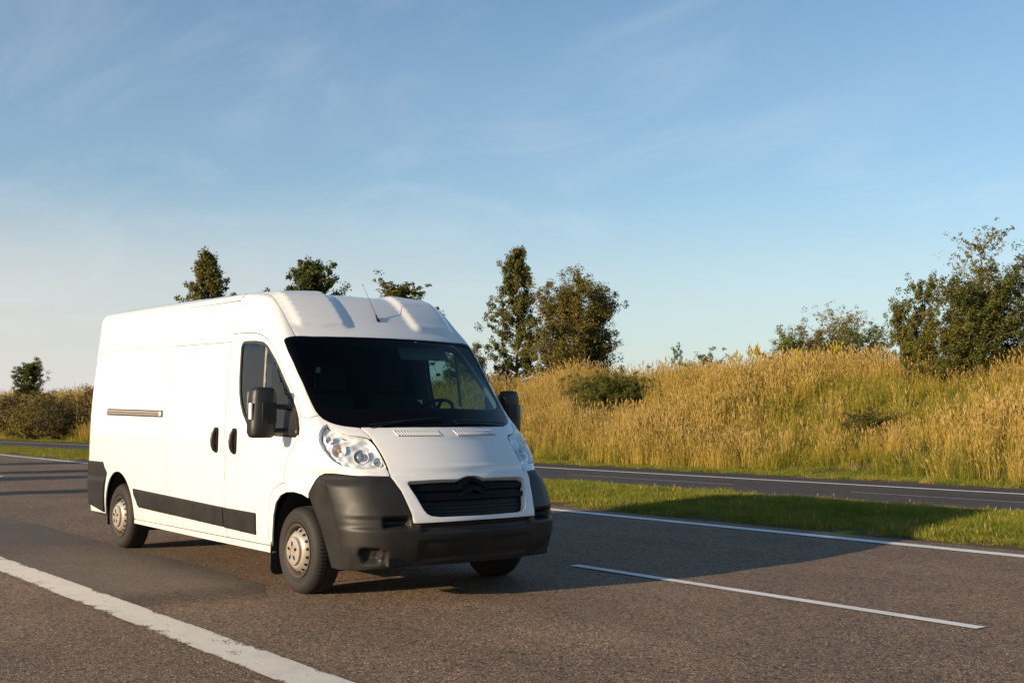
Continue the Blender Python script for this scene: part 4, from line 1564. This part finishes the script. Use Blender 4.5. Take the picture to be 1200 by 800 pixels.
xa, ya, r_ = bank_points(15500, -75, 8, 17.0, 30.0, 1)
xb, yb, _ = bank_points(5000, -150, -75, 17.0, 31.0, 2)
x = np.concatenate([xa, xb]); yy = np.concatenate([ya, yb])
y = yy + bend(x)
lowcut = 17.05 + 0.3 * np.sin(x * .5) + 0.25 * np.sin(x * 1.3)
keep = (yy > lowcut)
x, y, yy, lowcut = x[keep], y[keep], yy[keep], lowcut[keep]
g_ = vnoise(x, yy * 1.6, 0.45, 3) * 0.6 + vnoise(x, yy * 1.5, 1.7, 4) * 0.4
top = np.clip((yy - 24.0) / 3.0, 0, 1)
pg = np.clip((g_ - 0.42) * 4.2 + 0.54 - 0.50 * top, 0.04, 0.95)
# leave room for the bushes that stand on the bank
for bx_, by_, br_, fr_ in ((-22.8, 23.0, 1.45, 1.6), (-10.6, 21.2, .7, .5)):
    dx_ = (x - bx_); dy_ = (y - by_)
    q_ = np.array([8.5 - bx_, -5.4 - by_]); q_ = q_ / np.linalg.norm(q_)
    al_ = dx_ * q_[0] + dy_ * q_[1]; pe_ = -dx_ * q_[1] + dy_ * q_[0]
    al_ = np.where(al_ > 0, al_ / (br_ + fr_), al_ / br_)
    far_ = al_ ** 2 + (pe_ / br_) ** 2 > 1
    x, y, yy, lowcut, g_, pg = x[far_], y[far_], yy[far_], lowcut[far_], g_[far_], pg[far_]
r_ = np.random.default_rng(9)
u_ = r_.random(len(x))
isg = u_ < pg
pick = np.where(isg, 5 + r_.integers(0, 6, len(x)), r_.integers(0, 5, len(x)))
sc = (0.72 + 0.45 * r_.random(len(x))) * (0.72 + 0.5 * vnoise(x, yy, .8, 8)) * (1 - .22 * isg) * np.clip((yy - lowcut) / 0.8 + 0.45, 0.45, 1)
scl = np.stack([sc * 1.05, sc * 1.05, sc], -1)
pts = np.stack([x, y, height(x, y) - 0.03], -1)
scatter('tall_grass', pts, scl, pick, ctall, 3, 0.10)

# --- mown grass: median and verge
cshort = coll('short_grass_sources')
for i in range(4):
    proto('short%d' % i, blades(rng, 120, 0.19, 0.03, 0.070, 0.006, 0.5, 0.0, segs=2), [M['lawn']])
proto('short_straw', blades(rng, 50, 0.18, 0.03, 0.085, 0.005, 0.6, 0.05, 0.04, segs=2), [M['straw'], M['seed']])


def lawn(name, n, x0, x1, y0, y1, seed, bent0, bent1):
    r = np.random.default_rng(seed)
    x = x1 - (x1 - x0) * r.random(n) ** 1.35
    t = r.random(n)
    ya = y0 + bent0 * bend(x); yb = y1 + bent1 * bend(x)
    ya = ya + 0.10 * np.sin(x * 1.7) + 0.07 * np.sin(x * 4.1 + 1)
    y = ya + (yb - ya) * t
    s = 0.6 + 0.7 * r.random(n)
    s = s * (0.75 + 0.5 * vnoise(x, y, 2.0, seed))
    edge_ = np.minimum(y - ya, yb - y)
    s = s * np.clip(0.45 + edge_ / 0.35, 0.45, 1)
    pk = np.where(r.random(n) < 0.06 + 0.22 * (edge_ < 0.25), 4, r.integers(0, 4, n))
    pts = np.stack([x, y, height(x, y)], -1)
    return scatter(name, pts, np.stack([s, s, s], -1), pk, cshort, seed, 0.08)


lawn('median_grass', 11500, -75, 5, 6.50, 10.55, 21, 0, 1)
lawn('verge_grass', 4500, -70, 8, 16.15, 17.9, 22, 1, 1)


# --- trees and bushes
def leaf_cloud(rng, centers, radii, n, size, flat=0.9):
    k = rng.integers(0, len(centers), n)
    c = centers[k]; rr = radii[k]
    d = rng.normal(0, 1, (n, 3)); d /= np.linalg.norm(d, axis=1, keepdims=True)
    u = rng.random(n) ** 0.45
    p = c + d * (rr * u)[:, None] * np.array([1, 1, flat])
    # leaf quads, facing mostly outwards / up with scatter
    nrm = d * 0.5 + rng.normal(0, .6, (n, 3)) + np.array([0, -0.1, 0.35])
    nrm /= np.linalg.norm(nrm, axis=1, keepdims=True)
    t = rng.normal(0, 1, (n, 3)); t -= nrm * np.sum(t * nrm, 1)[:, None]; t /= np.linalg.norm(t, axis=1, keepdims=True)
    b = np.cross(nrm, t)
    s = (size * (0.6 + 0.8 * rng.random(n)))[:, None]
    V = np.stack([p - t * s, p + b * s * 0.55 - t * s * 0.1, p + t * s, p - b * s * 0.55 - t * s * 0.1], 1).reshape(-1, 3)
    Fc = np.arange(4 * n).reshape(n, 4)
    return V, Fc


def quad_mesh(name, V, Fc, material, parent):
    me = bpy.data.meshes.new(name)
    n = len(Fc)
    me.vertices.add(len(V)); me.vertices.foreach_set('co', V.astype(np.float32).ravel())
    me.loops.add(n * 4); me.loops.foreach_set('vertex_index', Fc.astype(np.int32).ravel())
    me.polygons.add(n); me.polygons.foreach_set('loop_start', (np.arange(n) * 4).astype(np.int32))
    me.polygons.foreach_set('loop_total', np.full(n, 4, np.int32))
    me.update(calc_edges=True)
    me.materials.append(material)
    o = bpy.data.objects.new(name, me)
    COL.objects.link(o)
    if parent:
        o.parent = parent
    return o


def tree(name, label, cat, x, y, h, prof, nlimb, nleaf, leaf, material, trunk=0.12, seed=1, clear=0.12, up=0.5, clump=0.35,
         group=None, sub=4, rad=None, zbase=None, parts=('trunk', 'crown'), wobble=0.25, multi=1, extra=None):
    """prof(t) -> crown radius at relative height t (0 base .. 1 top)"""
    rng = np.random.default_rng(seed)
    z0 = float(height(x, y)) if zbase is None else zbase
    e = empty(name, (x, y, z0 - 0.05))
    tag(e, label, cat, group)
    bm = bmesh.new()
    cs, rs = [], []
    stems = []
    for q in range(multi):
        a0 = 6.283 * q / multi + rng.random()
        sp = 0 if multi == 1 else 0.25 * h * rng.uniform(.5, 1)
        hh = h * (1 if q == 0 else rng.uniform(.7, .95))
        pts = []
        for k in range(9):
            t = k / 8
            pts.append(Vector((math.cos(a0) * sp * t ** 1.3 * (multi > 1) + rng.normal(0, .012) * h * (k > 0) * (t < 1), math.sin(a0) * sp * t ** 1.3 * (multi > 1) + rng.normal(0, .012) * h * (k > 0), hh * 0.96 * t)))
        tr_ = trunk / (multi ** .5)
        tube(bm, pts, [tr_ * (1 - 0.93 * k / 8) * (1.35 if k == 0 else 1) for k in range(9)], 8)
        stems.append((pts, hh))
    for i in range(nlimb):
        pts, hh = stems[i % multi]
        t = clear + (0.97 - clear) * ((i + rng.random()) / nlimb)
        f = t * 8; k = min(int(f), 7)
        p0 = pts[k].lerp(pts[k + 1], f - k)
        a = i * 2.399 + rng.normal(0, .35)
        L = max(prof(t) * (1 + rng.normal(0, wobble)), 0.05 * h)
        d = Vector((math.cos(a), math.sin(a), up * (0.4 + 0.9 * t)))
        d.normalize()
        p1 = p0 + d * L * 0.55 + Vector((0, 0, 0.02 * L))
        p2 = p0 + d * L + Vector((0, 0, 0.10 * L))
        rb_ = trunk * 0.32 * (1 - 0.75 * t)
        tube(bm, [p0, p1, p2], [rb_, rb_ * .6, rb_ * .15], 5)
        for s in range(sub):
            w = 0.35 + 0.65 * (s + rng.random()) / sub
            q0 = p0.lerp(p1, w / .55) if w < .55 else p1.lerp(p2, (w - .55) / .45)
            dd = (d + Vector(rng.normal(0, .55, 3))).normalized()
            Ls = L * 0.38 * rng.uniform(.5, 1.1)
            q1 = q0 + dd * Ls
            tube(bm, [q0, q1], [rb_ * .35, rb_ * .1], 4, caps=False)
            cs.append(q1); rs.append(clump * rng.uniform(.5, 1.2))
            cs.append(q0); rs.append(clump * rng.uniform(.4, .9))
    for pts, hh in stems:
        cs.append(pts[-1]); rs.append(clump * .5)
    cs = np.array([tuple(c) for c in cs]); rs = np.array(rs)
    V, Fc = leaf_cloud(rng, cs, rs, nleaf, leaf)
    # bring the grown tree to its height and spread
    kz = h / np.percentile(V[:, 2], 99.85)
    kr = 1.0 if rad is None else rad / np.percentile(np.linalg.norm(V[:, :2], axis=1), 98)
    kk = np.array([kr, kr, kz])
    V = V * kk
    for v_ in bm.verts:
        v_.co.x *= kr; v_.co.y *= kr; v_.co.z *= kz
    bm_obj(parts[0], bm, M['bark'], e)
    V[:, 2] = np.maximum(V[:, 2], 0.03)
    quad_mesh(parts[1], V, Fc, material, e)
    if extra:
        m2, frac = extra
        V, Fc = leaf_cloud(rng, cs, rs * 1.1, int(nleaf * frac), leaf)
        V = V * kk
        V[:, 2] = np.maximum(V[:, 2], 0.03)
        o = quad_mesh(parts[1], V, Fc, m2, e)
    return e


def cone(r, p=0.8, belly=0.2):
    return lambda t: r * (max(0.0, 1 - t) ** p) * (0.55 + 0.45 * min(1, t / belly) if belly else 1)


def ball(r, lo=0.45):
    return lambda t: r * (lo + (1 - lo) * math.sin(math.pi * min(1, max(0, 0.12 + t * .85))))


# standing behind the van; (x, y, top above the road)
def top(x, y, z):
    return z - float(height(x, y)) + 0.05


T = [
 ('deciduous_tree', 'slim conical dark green tree rising behind the rear of the van roof', 'tree', -69.1, 27.5, 12.75, 2.6, cone(3.2, .7, .25), 90, 26000, .10, 'leaf_dark', dict(trunk=.2, seed=31, clear=.05, up=.9, clump=.36, wobble=.12)),
 ('deciduous_tree', 'broad pointed dark tree top showing above the middle of the van roof', 'tree', -53.9, 27.6, 10.57, 3.0, cone(3.6, .62, .3), 80, 26000, .10, 'leaf_dark', dict(trunk=.22, seed=32, clear=.05, up=.9, clump=.36)),
 ('deciduous_tree', 'thin open-branched tree top just behind the front of the van roof', 'tree', -44.5, 27.8, 8.88, 3.6, cone(3.4, .6, .3), 56, 7500, .085, 'leaf_dark', dict(trunk=.12, seed=33, clear=.08, up=1.2, clump=.22, wobble=.30)),
 ('deciduous_tree', 'tall ragged green tree beside the windscreen, left of the round olive bush', 'tree', -36.4, 29.4, 9.47, 1.45, cone(1.7, .5, .25), 80, 17000, .075, 'leaf_dark', dict(trunk=.15, seed=34, clear=.10, up=.35, clump=.28, wobble=.30, extra=(M['leaf_olive'], .35))),
 ('willow_bush', 'large rounded olive brown bush right of the tall ragged tree', 'bush', -31.7, 29.0, 7.75, 2.05, ball(2.0, .85), 130, 52000, .065, 'leaf_olive', dict(trunk=.13, seed=35, clear=.03, up=1.0, clump=.36, multi=4, wobble=.12)),
 ('hedge_bush', 'dark bush at the foot of the tall ragged tree near the van mirror', 'bush', -37.6, 27.2, 4.75, 1.5, ball(1.5, .8), 44, 16000, .07, 'leaf_dark', dict(trunk=.07, seed=36, clear=.03, up=.7, clump=.32, multi=3)),
 ('hedge_bush', 'low spreading dark green bush growing in the middle of the grassy bank', 'bush', -22.8, 23.0, 3.15, 1.75, ball(1.9, .85), 70, 24000, .05, 'leaf_dark', dict(trunk=.05, seed=37, clear=.03, up=.5, clump=.25, multi=4, extra=(M['leaf_green'], .25))),
 ('hedge_bush', 'small dark clump half sunk in tall grass low on the right of the bank', 'bush', -10.6, 21.2, 1.62, .95, ball(.85, .7), 20, 3600, .045, 'leaf_olive', dict(trunk=.03, seed=38, clear=.03, up=.7, clump=.2, multi=3)),
 ('young_tree', 'tiny sapling on the crest right of the spreading bush', 'tree', -24.8, 28.5, 4.3, .35, ball(.5, .6), 14, 1000, .05, 'leaf_green', dict(trunk=.02, seed=39, clear=.1, up=1.0, clump=.13)),
 ('hedge_bush', 'low dark bush behind the crest beside the tiny sapling', 'bush', -26.2, 31.5, 4.25, 1.2, ball(1.3, .7), 22, 4200, .06, 'leaf_dark', dict(trunk=.05, seed=40, clear=.03, up=.7, clump=.25, multi=2)),
 ('young_tree', 'light green shrub on the crest behind the yellow flowers', 'shrub', -20.0, 29.6, 4.55, .75, ball(.95, .6), 26, 3000, .065, 'leaf_green', dict(trunk=.04, seed=41, clear=.1, up=.9, clump=.2)),
 ('scrub_tree', 'bare-topped brownish scrub tree on the skyline left of the big right-hand trees', 'tree', -23.7, 37.5, 6.35, 1.5, ball(1.7, .7), 70, 6500, .055, 'leaf_olive', dict(trunk=.07, seed=42, clear=.1, up=1.2, clump=.2, wobble=.3)),
 ('hedge_bush', 'long dark hedge bush on the skyline, nearer end beside the big trees', 'bush', -21.9, 36.5, 5.7, 1.8, ball(1.9, .95), 60, 16000, .06, 'leaf_dark', dict(trunk=.07, seed=43, clear=.03, up=.7, clump=.3, multi=3)),
 ('hedge_bush', 'long dark hedge bush on the skyline under the bare-topped scrub tree', 'bush', -24.6, 36.5, 5.65, 2.0, ball(1.8, .95), 60, 15000, .06, 'leaf_dark', dict(trunk=.07, seed=44, clear=.03, up=.7, clump=.3, multi=3, extra=(M['leaf_olive'], .3))),
 ('deciduous_tree', 'dark leafy tree at the left end of the right-hand clump', 'tree', -13.3, 27.4, 5.85, .78, ball(.9, .85), 70, 16000, .058, 'leaf_dark', dict(trunk=.08, seed=51, clear=.03, up=1.0, clump=.24, wobble=.35, multi=2)),
 ('deciduous_tree', 'biggest right-hand tree with turning yellow and orange leaves, cut by the photo edge', 'tree', -11.1, 27.8, 6.25, 1.65, ball(1.6, .9), 130, 38000, .055, 'leaf_autumn', dict(trunk=.13, seed=52, clear=.03, up=.9, clump=.30, wobble=.2, multi=3)),
 ('deciduous_tree', 'thin airy tree top poking out above the biggest right-hand tree', 'tree', -11.5, 28.3, 7.31, .95, lambda t: .2 + .85 * max(0, math.sin(math.pi * min(1, max(0, (t - .50) / .58)))), 44, 2100, .05, 'leaf_autumn', dict(trunk=.06, seed=53, clear=.5, up=.9, clump=.15, wobble=.3)),
 ('hedge_bush', 'leafy dark bush filling the gap in the middle of the right-hand clump', 'bush', -12.1, 26.9, 4.6, .95, ball(1.1, .8), 36, 10000, .055, 'leaf_autumn', dict(trunk=.06, seed=54, clear=.03, up=.7, clump=.28, multi=3)),
 ('deciduous_tree', 'dark tree at the right photo edge behind the biggest right-hand tree', 'tree', -9.7, 28.8, 5.45, 1.3, ball(1.5, .8), 44, 10000, .06, 'leaf_dark', dict(trunk=.1, seed=55, clear=.05, up=.8, clump=.32)),
 ('young_tree', 'small pale green tree standing alone on the far left bank', 'tree', -84.4, 20.0, 5.75, 1.25, ball(1.4, .6), 56, 9000, .085, 'leaf_dark', dict(trunk=.08, seed=61, clear=.1, up=1.0, clump=.28, wobble=.3, extra=(M['leaf_green'], .35))),
]
for nm, lb, ct, x_, y_, zt, rd, pf, nl, nf, lf, ml, kw in T:
    tree(nm, lb, ct, x_, y_, top(x_, y_, zt), pf, nl, int(nf * 1.45), lf * .80, M[ml], rad=rd, **kw)

scr = [(-77.0, 15.4, 2.75, 2.6, 'leftmost'), (-72.0, 16.6, 3.0, 2.2, 'second from the left'), (-70.0, 14.2, 2.1, 2.0, 'low dark one left of the pale tree'), (-66.5, 16.4, 2.9, 2.1, 'behind and right of the pale tree'), (-65.0, 13.9, 1.9, 1.9, 'low one below the pale tree'),
       (-61.5, 15.6, 2.7, 2.1, 'second from the van'), (-60.5, 13.7, 1.8, 1.8, 'low one nearest the road'), (-59.0, 17.4, 3.15, 2.1, 'highest, beside the van'), (-56.0, 14.4, 2.2, 2.0, 'low one touching the van'), (-54.0, 16.2, 2.7, 2.0, 'partly hidden by the van')]
for i, (x_, y_, zt, r_2, w_) in enumerate(scr):
    tree('scrub_bush', 'rusty olive scrub bush on far left bank, %s' % w_, 'bush', x_, y_, top(x_, y_, zt), ball(r_2, .85), 50, 14000, .075, M['leaf_rust'] if i % 3 else M['leaf_olive'], trunk=.06, seed=70 + i, clear=.03, up=.6, clump=.38, group='scrub bushes along the far left bank', multi=3, rad=r_2)
# goldenrod on the crest
cfl = coll('goldenrod_sources')
for i in range(2):
    V_, F_, M_ = blades(rng, 9, 0.2, 0.7, 1.15, 0.012, 0.12, 0.9, 0.22)
    proto('gold%d' % i, (V_, F_, M_), [M['greenstraw'], M['leaf_yellow']])
r_ = np.random.default_rng(77)
n_ = 20
px_ = np.where(r_.random(n_) < .45, r_.normal(-19.2, .45, n_), r_.normal(-16.9, .7, n_)); py_ = r_.normal(26.4, .4, n_)
s_ = .75 + .35 * r_.random(n_)
scatter('goldenrod', np.stack([px_, py_, height(px_, py_)], -1), np.stack([s_, s_, s_], -1), r_.integers(0, 2, n_), cfl, 6, .08)

# trees on the near verge, left of the picture: their shadows cross the road
for i, (x_, y_, h_, r_2, w_) in enumerate([(-14.9, -17.0, 7.4, .62, 'nearest the van'), (-20.2, -17.5, 7.8, .85, 'second'), (-23.0, -17.2, 7.4, .65, 'third'), (-28.5, -18.5, 8.6, .9, 'fourth')]):
    tree('poplar_tree', 'slim poplar on the near verge left of the picture, %s in its row' % w_, 'tree', x_, y_, h_, lambda t, r=r_2: r * (0.5 + 0.5 * math.sin(math.pi * min(1, t * .95))), 60, 9000, .11, M['leaf_dark'], .12, 90 + i, .06, 1.6, .32, 'poplars on the near verge')
